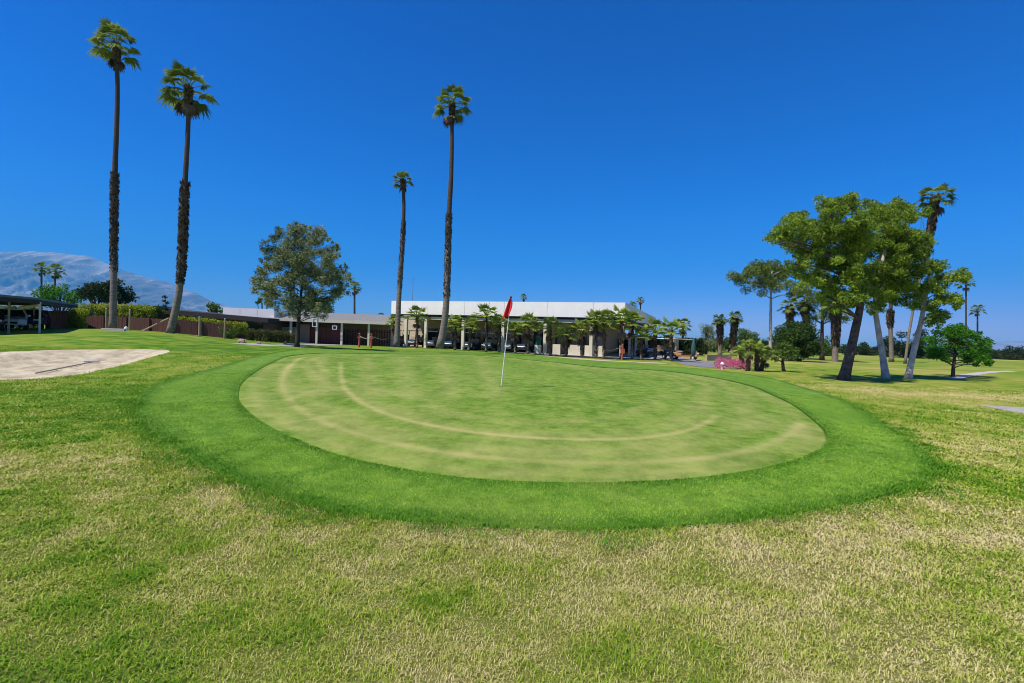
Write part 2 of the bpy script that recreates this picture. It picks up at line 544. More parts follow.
# ------------------------------------------------------------------ ground materials
def ground_mat():
    m = bpy.data.materials.new("rough_turf"); m.use_nodes = True
    nt = m.node_tree; b = nt.nodes["Principled BSDF"]; b.inputs["Roughness"].default_value = .95; b.inputs["Specular IOR Level"].default_value = .1
    tc = nt.nodes.new("ShaderNodeTexCoord")
    a = nd(nt, "ShaderNodeAttribute", attribute_name="lush")
    n1 = nd(nt, "ShaderNodeTexNoise", i_Scale=22.0, i_Detail=6.0, i_Roughness=.75); nt.links.new(tc.outputs["Object"], n1.inputs["Vector"])
    n2 = nd(nt, "ShaderNodeTexNoise", i_Scale=1.6, i_Detail=5.0, i_Roughness=.7); nt.links.new(tc.outputs["Object"], n2.inputs["Vector"])
    s1 = nd(nt, "ShaderNodeMath", operation='MULTIPLY_ADD'); nt.links.new(n1.outputs[0], s1.inputs[0]); s1.inputs[1].default_value = .9; s1.inputs[2].default_value = -.45
    s2 = nd(nt, "ShaderNodeMath", operation='MULTIPLY_ADD'); nt.links.new(n2.outputs[0], s2.inputs[0]); s2.inputs[1].default_value = .6; s2.inputs[2].default_value = -.3
    ad = nd(nt, "ShaderNodeMath", operation='ADD'); nt.links.new(s1.outputs[0], ad.inputs[0]); nt.links.new(s2.outputs[0], ad.inputs[1])
    ad2 = nd(nt, "ShaderNodeMath", operation='ADD'); nt.links.new(ad.outputs[0], ad2.inputs[0]); nt.links.new(a.outputs["Fac"], ad2.inputs[1])
    col = ramp(nt, ad2.outputs[0], [(0, (.44, .36, .13)), (.3, (.31, .29, .065)), (.55, (.20, .25, .025)), (.85, (.10, .20, .010)), (1, (.05, .13, .006))])
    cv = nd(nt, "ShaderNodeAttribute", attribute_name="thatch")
    mm = nd(nt, "ShaderNodeMixRGB"); nt.links.new(cv.outputs["Fac"], mm.inputs[0]); nt.links.new(col, mm.inputs[1]); mm.inputs[2].default_value = (.135, .135, .036, 1)  # dark thatch colour, also painting in the shadowed gaps between near blades
    nt.links.new(mm.outputs[0], b.inputs["Base Color"])
    bp = nd(nt, "ShaderNodeBump", i_Strength=.7, i_Distance=.03); nt.links.new(n1.outputs[0], bp.inputs["Height"]); nt.links.new(bp.outputs[0], b.inputs["Normal"])
    return m


def turf_mat(name, base, alt, dark, worn, grain=70):
    """mown turf: base/alt by noise, 'edge' attribute -> taller darker rim, 'worn' attribute -> tan pass"""
    m = bpy.data.materials.new(name); m.use_nodes = True
    nt = m.node_tree; b = nt.nodes["Principled BSDF"]; b.inputs["Roughness"].default_value = .9; b.inputs["Specular IOR Level"].default_value = .12
    tc = nt.nodes.new("ShaderNodeTexCoord")
    n1 = nd(nt, "ShaderNodeTexNoise", i_Scale=float(grain), i_Detail=5.0, i_Roughness=.8); nt.links.new(tc.outputs["Object"], n1.inputs["Vector"])
    mp = nd(nt, "ShaderNodeMapping"); mp.inputs["Rotation"].default_value = (0, 0, R(20)); mp.inputs["Scale"].default_value = (1.0, .35, 1)
    nt.links.new(tc.outputs["Object"], mp.inputs[0])
    n2 = nd(nt, "ShaderNodeTexNoise", i_Scale=1.1, i_Detail=7.0, i_Roughness=.72); nt.links.new(mp.outputs[0], n2.inputs["Vector"])
    mx = nd(nt, "ShaderNodeMath", operation='MULTIPLY_ADD'); nt.links.new(n1.outputs[0], mx.inputs[0]); mx.inputs[1].default_value = .8
    nt.links.new(n2.outputs[0], mx.inputs[2])
    n3 = nd(nt, "ShaderNodeTexNoise", i_Scale=3.4, i_Detail=8.0, i_Roughness=.80); nt.links.new(tc.outputs["Object"], n3.inputs["Vector"])
    m3 = nd(nt, "ShaderNodeMath", operation='MULTIPLY_ADD'); nt.links.new(n3.outputs[0], m3.inputs[0]); m3.inputs[1].default_value = 2.5; nt.links.new(mx.outputs[0], m3.inputs[2])
    sb = nd(nt, "ShaderNodeMath", operation='SUBTRACT'); nt.links.new(m3.outputs[0], sb.inputs[0]); sb.inputs[1].default_value = 1.65
    col = ramp(nt, sb.outputs[0], [(.18, base), (.82, alt)])
    for attr, c, amt in (("edge", dark, .9), ("worn", worn, .85)):
        a = nd(nt, "ShaderNodeAttribute", attribute_name=attr)
        k = nd(nt, "ShaderNodeMath", operation='MULTIPLY'); nt.links.new(a.outputs["Fac"], k.inputs[0])
        k2 = nd(nt, "ShaderNodeMath", operation='MULTIPLY_ADD'); nt.links.new(n2.outputs[0], k2.inputs[0]); k2.inputs[1].default_value = 1.2; k2.inputs[2].default_value = amt - .6
        nt.links.new(k2.outputs[0], k.inputs[1]); k.use_clamp = True
        mm = nd(nt, "ShaderNodeMixRGB"); nt.links.new(k.outputs[0], mm.inputs[0]); nt.links.new(col, mm.inputs[1]); mm.inputs[2].default_value = (*c, 1)
        col = mm.outputs[0]
    nt.links.new(col, b.inputs["Base Color"])
    bp = nd(nt, "ShaderNodeBump", i_Strength=.5, i_Distance=.015); nt.links.new(n1.outputs[0], bp.inputs["Height"]); nt.links.new(bp.outputs[0], b.inputs["Normal"])
    return m


M['rough'] = ground_mat()
M['fringe'] = turf_mat("fringe_turf", (.065, .165, .010), (.175, .285, .030), (.05, .14, .008), (.24, .27, .06), 60)
M['green'] = turf_mat("green_turf", (.070, .155, .006), (.215, .30, .042), (.15, .24, .05), (.42, .37, .125), 55)
M['sand'] = mat("bunker_sand", (.40, .325, .195), .95, .25, 1.6, .9, 20, c2=(.53, .445, .29))

# ------------------------------------------------------------------ paths first (ground dips below them)
STR = []
STR.append(strip([(952, 379), (962, 376.5), (975, 374), (990, 372.3), (1007, 371.3), (1014, 371.2)], .8, "cart_path", M['path']))
STR.append(strip([(1000, 406.5), (1010, 408), (1024, 410), (1060, 418), (1100, 428)], 1.3, "cart_path", M['concrete']))
STR.append(strip([(628, 354), (660, 356.5), (690, 361), (712, 366.5), (722, 368)], 3.2, "driveway", M['asphalt']))
STR.append(strip([(250, 345), (300, 344.6), (345, 345), (395, 346.2), (430, 347.2)], 2.2, "walkway", M['concrete']))
STR.append(strip([(520, 354.6), (560, 357.6), (600, 360.6), (640, 362.5), (665, 363.5)], 2.2, "bare_soil_strip", mat("dry_soil", (.44, .37, .22), .95, .2, 3, .4, 30)))
for o, p_, w_ in STR: kind(o, "structure")

# ------------------------------------------------------------------ ground sheet
def graded(lo, hi, step, far_lo, far_hi, grow=1.16):
    a = list(np.arange(lo, hi + 1e-6, step))
    s = step; v = a[-1]
    while v < far_hi: s *= grow; v += s; a.append(v)
    s = step; v = a[0]; b = []
    while v > far_lo: s *= grow; v -= s; b.append(v)
    return np.array(b[::-1] + a)


gx = graded(-24, 22, .22, -16000, 16000); gy = graded(-2, 34, .22, -600, 15500)
GX, GY = np.meshgrid(gx, gy)
gz = terrain(GX, GY)
dF = inside(GX, GY, GC, f_r)
gz = gz - .09 * smooth(.15, .5, dF)
dB = inside(GX, GY, BC, b_r)
gz = gz - .75 * smooth(.1, .9, dB)
lu = lush_at(GX, GY)
nx, ny = len(gx), len(gy)
idx = np.arange(nx * ny).reshape(ny, nx)
Fg = np.stack([idx[:-1, :-1], idx[:-1, 1:], idx[1:, 1:], idx[1:, :-1]], -1).reshape(-1, 4)
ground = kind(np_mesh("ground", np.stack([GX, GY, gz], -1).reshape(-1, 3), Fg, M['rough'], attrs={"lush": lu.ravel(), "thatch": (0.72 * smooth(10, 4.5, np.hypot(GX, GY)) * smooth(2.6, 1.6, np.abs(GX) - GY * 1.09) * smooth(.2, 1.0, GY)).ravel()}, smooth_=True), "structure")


def disk(name, c, r0, r1, rings, m, zfun, attrs=None):
    """annulus between radius tables r0 (or None) and r1"""
    ts = np.linspace(0, 1, rings + 1)
    n = len(T_)
    V = []
    for t in ts:
        rr = (r0 if r0 is not None else np.zeros(n)) * (1 - t) + r1 * t
        V.append(np.c_[c[0] + rr * np.cos(T_), c[1] + rr * np.sin(T_)])
    V = np.concatenate(V)
    z = zfun(V[:, 0], V[:, 1])
    # a small skirt down at the outer edge
    k = V[-n:]
    V = np.r_[V, k]; z = np.r_[z, z[-n:] - .07]
    Fc = []
    for i in range(rings + 1):
        for j in range(n):
            j2 = (j + 1) % n
            Fc.append((i * n + j, (i + 1) * n + j, (i + 1) * n + j2, i * n + j2))
    at_ = {nm: f(V[:, 0], V[:, 1]) for nm, f in (attrs or {}).items()}
    return kind(np_mesh(name, np.c_[V, z], Fc, m, attrs=at_, smooth_=True), "structure")


def poly_dist(x, y, P):
    d = np.full(x.shape, 99.0)
    for a, b in zip(P[:-1], P[1:]):
        ab = b - a
        t = np.clip(((x - a[0]) * ab[0] + (y - a[1]) * ab[1]) / (ab @ ab + 1e-9), 0, 1)
        d = np.minimum(d, np.hypot(x - a[0] - t * ab[0], y - a[1] - t * ab[1]))
    return d


def pline(pts):
    P = np.array([ground_at(*p)[:2] for p in pts])
    s = np.r_[0, np.cumsum(np.linalg.norm(np.diff(P, axis=0), axis=1))]
    S = np.linspace(0, s[-1], 60)
    q = np.c_[np.interp(S, s, P[:, 0]), np.interp(S, s, P[:, 1])]
    for _ in range(8): q[1:-1] = (q[:-2] + 2 * q[1:-1] + q[2:]) / 4
    return q


ring1 = pline([(341, 362), (341, 376), (344, 388), (358, 402), (389, 416), (432, 428), (500, 437), (560, 441), (610, 441), (663, 438), (702, 428), (716, 416)])
ring2 = pline([(300, 358), (284, 372), (281, 386), (291, 404), (319, 422), (354, 436), (389, 445), (440, 455), (500, 462), (600, 466), (690, 462), (746, 454), (790, 438), (800, 424)])
fan = [pline([(x0, 357.5), (x1, 396)]) for x0, x1 in ((320, 322), (366, 372), (402, 410), (440, 452), (480, 496))]


def worn_f(x, y):
    n = .55 + .9 * (fbm(x, y, .8) - .3)
    n = np.clip(.3 + .6 * n + .7 * (fbm(x + 9, y, .25, 3) - .5), 0, 1)
    w1 = .76 * np.exp(-(poly_dist(x, y, ring1) / .085) ** 2) * n
    w2 = np.exp(-(poly_dist(x, y, ring2) / .105) ** 2) * .66 * n
    wf = 0
    for q in fan: wf = wf + .28 * np.exp(-(poly_dist(x, y, q) / .35) ** 2)
    dry = .22 * smooth(.2, .75, fbm(x + 5, y + 2, 2.4)) * smooth(4.5, 1.0, inside(x, y, GC, g_r))
    d = inside(x, y, GC, g_r)
    band = .22 * (.5 + .5 * np.sin(d * 2 * math.pi / 1.05 + .8 * fbm(x, y, 3))) * smooth(4.2, 3.2, d) * smooth(.1, .3, d)
    grain = .55 * (fbm(x + 31, y, .34, 4) - .5)
    return np.clip(np.maximum(w1, w2) + wf + dry + band + grain, 0, 1)


green_z = lambda x, y: terrain(x, y) + .004
fringe_z = lambda x, y: terrain(x, y) + .018 + .02 * smooth(.5, .1, inside(x, y, GC, f_r))
disk("putting_green", GC, None, g_r, 150, M['green'], green_z,
     {"worn": worn_f, "edge": lambda x, y: .8 * smooth(.7, .1, inside(x, y, GC, g_r)) * 0 + 0 * x})
fringe = disk("fringe", GC, g_r, f_r, 48, M['fringe'], fringe_z,
              {"edge": lambda x, y: np.clip(.9 * smooth(.42, .12, inside(x, y, GC, f_r)) + .75 * smooth(-.42, -.08, inside(x, y, GC, g_r)), 0, 1),
               "worn": lambda x, y: .35 * smooth(.55, .8, fbm(x, y, 1.3))})


def sand_z(x, y):
    d = inside(x, y, BC, b_r)
    return terrain(x, y) - .42 * smooth(-.05, 2.6, d) - .09 * smooth(-.03, .26, d) + (.12 * (fbm(x, y, .8) - .5) + .05 * (fbm(x + 3, y, .22, 3) - .5)) * smooth(.1, .8, d)


disk("bunker_sand", BC, None, b_r, 60, M['sand'], sand_z)


# ------------------------------------------------------------------ grass blades of the rough
def make_grass():
    pts = []
    for y0, y1, dens in ((0.5, 1.7, 5000), (1.7, 3.2, 10500), (3.2, 4.6, 6500), (4.6, 6.5, 3300), (6.5, 9.5, 1300), (9.5, 14, 500), (14, 22, 170)):
        x1 = (y1 + .4) * 1.1 + 2.4
        n = int(dens * 2 * x1 * (y1 - y0))
        x = rng.uniform(-x1, x1, n); y = rng.uniform(y0, y1, n)
        ok = (np.abs(x) < y * 1.09 + 2.6)
        pts.append(np.c_[x[ok], y[ok]])
    P = np.concatenate(pts)
    d1 = inside(P[:, 0], P[:, 1], GC, f_r); d2 = inside(P[:, 0], P[:, 1], BC, b_r)
    ok = (d1 < .34 * (fbm(P[:, 0], P[:, 1], .4) - .25)) & (d2 < .16)
    for _, p, w_ in STR[:2]: ok &= ~path_mask(P[:, 0], P[:, 1], p, w_)
    P = P[ok]
    n = len(P)
    x, y = P.T
    z = terrain(x, y)
    L = lush_at(x, y)
    dist = np.hypot(x, y)
    clump = fbm(x, y, .16, 2)
    h = rng.uniform(.009, .023, n) * (1 + .25 * (dist / 8)) * (.25 + 1.5 * clump)
    ln = h * rng.uniform(.5, 1.7, n)
    az = rng.uniform(0, 2 * math.pi, n)
    wd = rng.uniform(.0014, .0027, n) * np.clip(dist / 2.6, 1, 4)
    dx, dy = np.cos(az), np.sin(az)
    sx, sy = -dy * wd, dx * wd
    b0 = np.c_[x - sx, y - sy, z - .004]; b1 = np.c_[x + sx, y + sy, z - .004]
    mx, my, mz = x + dx * ln * .45, y + dy * ln * .45, z + h * .8
    m0 = np.c_[mx - sx * .8, my - sy * .8, mz]; m1 = np.c_[mx + sx * .8, my + sy * .8, mz]
    tpx, tpy, tpz = x + dx * ln * 1.15, y + dy * ln * 1.15, z + h * rng.uniform(.55, 1.05, n)
    t0 = np.c_[tpx - sx * .15, tpy - sy * .15, tpz]; t1 = np.c_[tpx + sx * .15, tpy + sy * .15, tpz]
    V = np.stack([b0, b1, m0, m1, t0, t1], 1).reshape(-1, 3)
    o = np.arange(n)[:, None] * 6
    Fc = np.concatenate([o + [0, 1, 3, 2], o + [2, 3, 5, 4]])
    tint = np.clip(L + rng.normal(0, .23, n) + .45 * (clump - .5), 0, 1)
    m = leafmat("rough_grass_blades", (.4, .4, .4), (.1, .1, .1), .22, .6)
    nt = m.node_tree
    rp = [q for q in nt.nodes if q.type == 'VALTORGB'][0]
    e = rp.color_ramp.elements
    e[0].color = (.68, .57, .29, 1); e[1].color = (.10, .24, .006, 1)
    for p, c in ((.2, (.58, .51, .18, 1)), (.42, (.45, .455, .092, 1)), (.7, (.275, .38, .018, 1))):
        q = e.new(p); q.color = c
    # the fringe: dense short upright blades
    F2 = []
    for y0, y1, dens in ((3.2, 4.8, 6500), (4.8, 6.8, 4200), (6.8, 10, 1900), (10, 15, 700)):
        x1 = (y1 + .4) * 1.1
        k = int(dens * 2 * x1 * (y1 - y0))
        q = np.c_[rng.uniform(-x1, x1, k), rng.uniform(y0, y1, k)]
        a_ = inside(q[:, 0], q[:, 1], GC, f_r); b_ = inside(q[:, 0], q[:, 1], GC, g_r)
        F2.append(q[(a_ > -.75 * fbm(q[:, 0] + 7, q[:, 1], .5) + .30 - .25 * rng.random(len(q))) & (b_ < .0)])
    F2 = np.concatenate(F2); k = len(F2); x, y = F2.T
    a_ = inside(x, y, GC, f_r); b_ = inside(x, y, GC, g_r)
    rim = np.clip(smooth(.24, .04, a_) + .8 * smooth(-.22, -.04, b_), 0, 1)
    z = fringe_z(x, y); dist = np.hypot(x, y)
    cl2 = fbm(x, y, .22, 3)
    h = rng.uniform(.006, .013, k) * (.6 + .8 * cl2) * (1 + .6 * rim); az = rng.uniform(0, 6.283, k); ln = h * rng.uniform(.3, 1.4, k)
    wd = rng.uniform(.0022, .004, k) * np.clip(dist / 4, 1, 3)
    dx, dy = np.cos(az), np.sin(az); sx, sy = -dy * wd, dx * wd
    V2 = np.stack([np.c_[x - sx, y - sy, z - .003], np.c_[x + sx, y + sy, z - .003], np.c_[x + dx * ln + sx * .3, y + dy * ln + sy * .3, z + h], np.c_[x + dx * ln - sx * .3, y + dy * ln - sy * .3, z + h]], 1).reshape(-1, 3)
    t2 = np.clip(.5 + rng.normal(0, .17, k) - .8 * (cl2 - .5) - .38 * rim - .3 * (fbm(x + 3, y, 1.1) - .5), 0, 1)
    fo = np_mesh("fringe_grass", V2, np.arange(len(V2)).reshape(-1, 4), leafmat("fringe_grass_blades", (.085, .235, .008), (.45, .66, .070), .25, .6), tint=np.repeat(t2, 4))
    kind(fo, "stuff"); fo["label"] = "short dense bright green grass of the fringe ring"
    ob = np_mesh("grass", V, Fc, m, tint=np.repeat(tint, 6))
    kind(ob, "stuff"); ob["label"] = "patchy straw and green rough grass around the putting green"
    return ob


make_grass()


# ------------------------------------------------------------------ foliage
def leaf_arrays(clumps, per_m3, lw, ll, shell=.45, up=.0, tlo=.1, thi=.9, minn=60, maxn=6000):
    """clumps: (x,y,z,rx,ry,rz) -> leaf quads"""
    Vs, Ts = [], []
    for (cx, cy, cz, rx, ry, rz) in clumps:
        n = int(np.clip(per_m3 * rx * ry * rz * 4.2, minn, maxn))
        d = rng.normal(size=(n, 3)); d /= np.linalg.norm(d, axis=1)[:, None]
        rad = rng.random(n) ** shell
        # lobed surface: radius modulated by a few random directions
        k = rng.normal(size=(7, 3)); k /= np.linalg.norm(k, axis=1)[:, None]
        lob = np.max(d @ k.T, axis=1)
        rad = rad * (.70 + .42 * lob)
        c = np.array([cx, cy, cz]) + d * rad[:, None] * np.array([rx, ry, rz])
        a = rng.normal(size=(n, 3)) + d * .8 + np.array([0, 0, up]); a /= np.linalg.norm(a, axis=1)[:, None]
        b = np.cross(a, rng.normal(size=(n, 3))); b /= np.linalg.norm(b, axis=1)[:, None] + 1e-9
        l = ll * rng.uniform(.6, 1.3, n)[:, None]; w_ = lw * rng.uniform(.6, 1.3, n)[:, None]
        V = np.stack([c - a * l * .5, c + b * w_ * .5, c + a * l * .5, c - b * w_ * .5], 1)
        Vs.append(V.reshape(-1, 3))
        ct = rng.normal(0, .10)
        Ts.append(np.repeat(np.clip(rng.uniform(tlo, thi, n) + ct, 0, 1), 4))
    V = np.concatenate(Vs); T = np.concatenate(Ts)
    return V, np.arange(len(V)).reshape(-1, 4), T


def bez(p0, p1, p2, n=10):
    t = np.linspace(0, 1, n)[:, None]
    return (1 - t) ** 2 * np.asarray(p0) + 2 * t * (1 - t) * np.asarray(p1) + t * t * np.asarray(p2)


def tree(name, label, cat, base, trunk_pts, r0, r1, clumps, bark, leaf, per, lw, ll, group=None, limbs=True, limb_r=.05, limb_step=1, **kw):
    """base world point; trunk_pts and clumps in world coordinates"""
    t = thing(name, label, cat, base, 0, group)
    o = np.asarray(base, float)
    mb = MB()
    tp = np.asarray(trunk_pts, float) - o
    k = len(tp)
    rr = np.interp(np.linspace(0, 1, k), [0, .08, 1], [r0 * 1.35, r0, r1])
    mb.tube(tp, rr, 10, jit=.12)
    if limbs:
        for (cx, cy, cz, rx, ry, rz) in clumps[::limb_step]:
            e = np.array([cx, cy, cz]) - o
            # start: trunk point below the clump
            cand = [i for i in range(max(1, int(k * .3)), k) if tp[i][2] < e[2] - .15 * np.linalg.norm(e[:2] - tp[i][:2])] or [int(k * .45)]
            i = min(cand, key=lambda q: np.linalg.norm(tp[q] - e) + .6 * max(0, q - k * .9))
            s = tp[i]
            ln = np.linalg.norm(e - s)
            mid = (s + e) / 2 + np.array([rng.normal(0, .06), rng.normal(0, .06), .10]) * ln
            rs = min(rr[i] * .5, limb_r * (1 + .25 * ln))
            mb.tube(bez(s, mid, e, 7), np.linspace(rs, rs * .25, 7), 6)
            for _ in range(3):
                e2 = e + rng.normal(size=3) * np.array([rx, ry, rz]) * .7
                mb.tube(bez(s * .4 + e * .6 + [0, 0, .03 * ln], e, e2, 4), np.linspace(rs * .3, rs * .1, 4), 5)
    mb.build("trunk", bark, t, smooth_=True)
    V, Fc, T = leaf_arrays([(c[0] - o[0], c[1] - o[1], c[2] - o[2], *c[3:]) for c in clumps], per, lw, ll, **kw)
    np_mesh("crown", V, Fc, leaf, tint=T, parent=t)
    return t


def split(lst, n=7, k=.46):
    out = []
    for px, py, r in lst:
        out.append((px, py, r * .74))
        for _ in range(n - 1):
            a = rnd.uniform(0, 6.283); d = r * rnd.uniform(.5, 1.0)
            out.append((px + d * math.cos(a), py + d * .8 * math.sin(a), r * k * rnd.uniform(.75, 1.15)))
    return out


def pix_clumps(lst, Y, spread, flat=.8, s=1.0):
    """(px,py,r_px) in photo pixels at depth ~Y, jittered in depth"""
    out = []
    for px, py, r in lst:
        yy = Y + rnd.uniform(-spread, spread)
        q = at(px, py, yy); rw = r * yy / F * s
        out.append((q[0], q[1], q[2], rw * rnd.uniform(.9, 1.2), rw * rnd.uniform(.95, 1.25), rw * flat))
    return out


def ball_clumps(c, R3, n, r, seed=1, low=-1.0):
    g = random.Random(seed); out = []
    while len(out) < n:
        d = [g.gauss(0, 1) for _ in range(3)]; l = math.sqrt(sum(q * q for q in d))
        d = [q / l for q in d]
        if d[2] < low: continue
        k = g.random() ** .35
        rr = r * g.uniform(.65, 1.3)
        out.append((c[0] + d[0] * k * R3[0], c[1] + d[1] * k * R3[1], c[2] + d[2] * k * R3[2], rr * g.uniform(.9, 1.2), rr * g.uniform(.9, 1.2), rr * .8))
    return out


# ---- pines on the right (crop coordinates -> photo)
def cc(lst): return split([(720 + a / 3.105, 170 + b / 3.105, r / 3.105) for a, b, r in lst])


def trunk_px(pts, Y0, dy=0, n=16):
    """smooth trunk through photo pixels at depth Y0 (drifting dy)"""
    P = [at(px, py, Y0 + dy * i / max(1, len(pts) - 1)) for i, (px, py) in enumerate(pts)]
    P = np.array(P); s = np.r_[0, np.cumsum(np.linalg.norm(np.diff(P, axis=0), axis=1))]
    S = np.linspace(0, s[-1], n)
    q = np.c_[[np.interp(S, s, P[:, i]) for i in range(3)]].T
    for _ in range(2): q[1:-1] = (q[:-2] + 2 * q[1:-1] + q[2:]) / 4
    return q


b1 = ground_at(843, 380)
tree("pine_tree", "big spreading pine with a dark leaning trunk, leftmost trunk of the pine clump", "pine tree", b1,
     trunk_px([(843.5, 381), (848, 362), (853, 340), (858, 318), (862, 300), (860, 270), (857, 248), (862, 225)], b1[1], .5), .235, .08,
     pix_clumps(cc([(165, 205, 28), (205, 195, 38), (245, 168, 45), (225, 235, 42), (330, 112, 36), (365, 105, 34), (405, 112, 40), (300, 190, 50), (350, 200, 52), (420, 185, 50), (270, 255, 46),
                    (330, 285, 50), (395, 255, 52), (245, 305, 40), (330, 350, 44), (415, 335, 48), (385, 395, 36), (300, 330, 34), (285, 180, 36), (265, 340, 30), (345, 150, 40), (440, 400, 30), (360, 430, 22), (440, 330, 42), (430, 380, 36), (400, 300, 46), (320, 400, 24), (455, 210, 40), (440, 160, 40)]), b1[1] - .2, 2.2),
     M['pine_bark'], M['pine_leaf'], 1700, .05, .18, group="pines right of the putting green", limb_r=.05, limb_step=6, tlo=.05, thi=.95)
b2 = ground_at(884, 378.5)
tree("pine_tree", "pine with a pale straight trunk leaning left, middle trunk of the pine clump", "pine tree", b2,
     trunk_px([(886, 379), (883.5, 360), (879, 335), (875, 312), (874, 295), (880, 270), (886, 250), (888, 225)], b2[1], .8), .165, .06,
     pix_clumps(cc([(470, 130, 40), (520, 145, 46), (560, 125, 40), (590, 150, 30), (500, 225, 50), (560, 215, 48), (545, 300, 50), (480, 315, 50), (600, 250, 38), (520, 375, 40), (465, 365, 38), (540, 185, 40), (455, 250, 42), (590, 200, 34), (500, 420, 24), (470, 425, 26), (545, 400, 30), (560, 345, 40), (530, 260, 46)]), b2[1] + .5, 2.0),
     M['pale_bark'], M['pine_leaf'], 1700, .05, .18, group="pines right of the putting green", limb_r=.04, limb_step=6, tlo=.05, thi=.95)
b3 = ground_at(907, 378.5)
tree("pine_tree", "pine with a pale right-leaning trunk and low boughs, rightmost of the pine clump", "pine tree", b3,
     trunk_px([(908, 379), (912, 358), (918, 335), (922, 318), (925, 300), (929, 280), (930, 262)], b3[1], .4), .165, .055,
     pix_clumps(cc([(600, 300, 40), (605, 370, 36), (655, 365, 36), (700, 335, 32), (742, 322, 28), (765, 335, 18), (700, 400, 34), (735, 412, 24), (640, 418, 34), (680, 450, 30), (655, 300, 32), (620, 225, 38), (640, 255, 28), (660, 465, 24), (690, 300, 22), (570, 340, 30), (590, 420, 22), (640, 130, 18)]), b3[1] + .2, 1.6),
     M['pale_bark'], M['pine_leaf'], 1700, .05, .18, group="pines right of the putting green", limb_r=.04, limb_step=6, tlo=.05, thi=.95)
b4 = foot(770.5, 62)
tree("pine_tree", "slender distant pine with a tall bare white trunk and small flat crown", "pine tree", b4,
     trunk_px([(770.5, 357), (770.5, 340), (770.5, 320), (771, 300), (771, 285), (772, 270)], 62, 0), .22, .09,
     pix_clumps([(733, 276, 7), (741, 280, 8), (750, 272, 9), (757, 266, 8), (764, 272, 10), (772, 268, 10), (779, 276, 9), (786, 270, 8), (768, 282, 9), (757, 284, 8), (776, 287, 8), (789, 285, 8), (746, 290, 5), (762, 293, 5), (793, 295, 6), (800, 290, 6)], 62, 2.5),
     M['pale_bark'], M['far_pine_leaf'], 170, .10, .34, limb_r=.07)
b5 = foot(822, 58)
tree("pine_tree", "distant pine half hidden behind the dark leaning pine trunk", "pine tree", b5,
     trunk_px([(822, 360), (822, 330), (823, 300), (824, 270)], 58, 0), .22, .09,
     pix_clumps([(803, 290, 9), (812, 280, 9), (820, 272, 10), (830, 285, 10), (818, 298, 10), (805, 306, 8), (832, 304, 9), (840, 295, 8), (826, 315, 8), (812, 318, 7), (845, 318, 7)], 58, 2.5),
     M['bark'], M['far_pine_leaf'], 170, .09, .32, limb_r=.07)

# isolated feathery tree on the left
b6 = ground_at(297, 347)
cl = []
for px, py, r in [(270, 245, 7), (280, 236, 8), (292, 232, 8), (303, 232, 8), (315, 238, 8), (325, 247, 8), (333, 258, 8), (342, 270, 7), (344, 284, 7), (337, 297, 8), (326, 305, 7),
                  (312, 309, 7), (300, 306, 7), (285, 303, 7), (272, 300, 6), (262, 293, 6), (257, 283, 6), (264, 274, 7), (272, 262, 8), (278, 252, 8), (262, 286, 5), (252, 290, 3.5),
                  (290, 250, 10), (305, 250, 10), (318, 262, 10), (300, 268, 11), (284, 272, 10), (315, 280, 11), (330, 283, 9), (296, 288, 10), (276, 288, 8), (307, 296, 9), (326, 272, 9),
                  (285, 311, 6), (310, 314, 6), (325, 311, 6), (272, 306, 5), (298, 312, 6), (290, 227.5, 4), (307, 228, 4), (274, 233, 3.5), (335, 247, 4), (349, 277, 3.5), (266, 262, 4), (347, 290, 4)]:
    px, py = 300.5 + (px - 300.5) * .95, 272 + (py - 272) * .97
    for _ in range(6):
        k_ = r * 1.1
        q = at(px + rnd.uniform(-k_, k_), py + rnd.uniform(-k_, k_), b6[1] + rnd.uniform(-2.6, 2.6))
        rw = r * b6[1] / F * rnd.uniform(.5, .9)
        cl.append((q[0], q[1], q[2], rw, rw, rw * .9))
for _ in range(60):
    a = rnd.uniform(0, 6.283)
    q = at(300 + 45 * math.cos(a) * rnd.uniform(.85, 1.06), 270 + 43 * math.sin(a) * rnd.uniform(.85, 1.04), b6[1] + rnd.uniform(-1.5, 1.5))
    cl.append((q[0], q[1], q[2], .16, .16, .2))
tree("shade_tree", "feathery grey-green shade tree standing alone left of the two slim palms", "tree", b6,
     trunk_px([(297, 347.5), (297.5, 335), (298.5, 322), (299, 312), (301, 295), (303, 275), (304, 255)], b6[1], 0), .16, .05,
     cl, M['bark'], M['olive_leaf'], 820, .045, .20, limb_r=.022, limb_step=6, shell=.8, tlo=.0, thi=1.0)

# round dense green tree on the right
b7 = ground_at(953, 377)
cl = pix_clumps(split([(935, 340, 9), (943, 333, 9), (953, 330, 10), (963, 332, 9), (972, 337, 8), (930, 348, 7), (938, 352, 9), (948, 346, 10), (959, 345, 10), (969, 348, 9), (980, 344, 9), (986, 350, 8),
                 (976, 355, 9), (966, 358, 8), (985, 358, 7), (944, 358, 7), (978, 335, 6), (990, 343, 5), (933, 356, 5), (955, 338, 9), (989, 361, 5), (978, 363, 5)], 4, .5), b7[1], 1.8, .85)
tree("round_tree", "dense bright green round tree on a short trunk beside the curved path", "tree", b7,
     trunk_px([(953, 378), (953, 370), (954, 362), (955, 352), (957, 342)], b7[1], 0), .11, .06, cl, M['bark'], M['round_leaf'], 1300, .07, .13, limb_r=.03, limb_step=5, shell=.5)

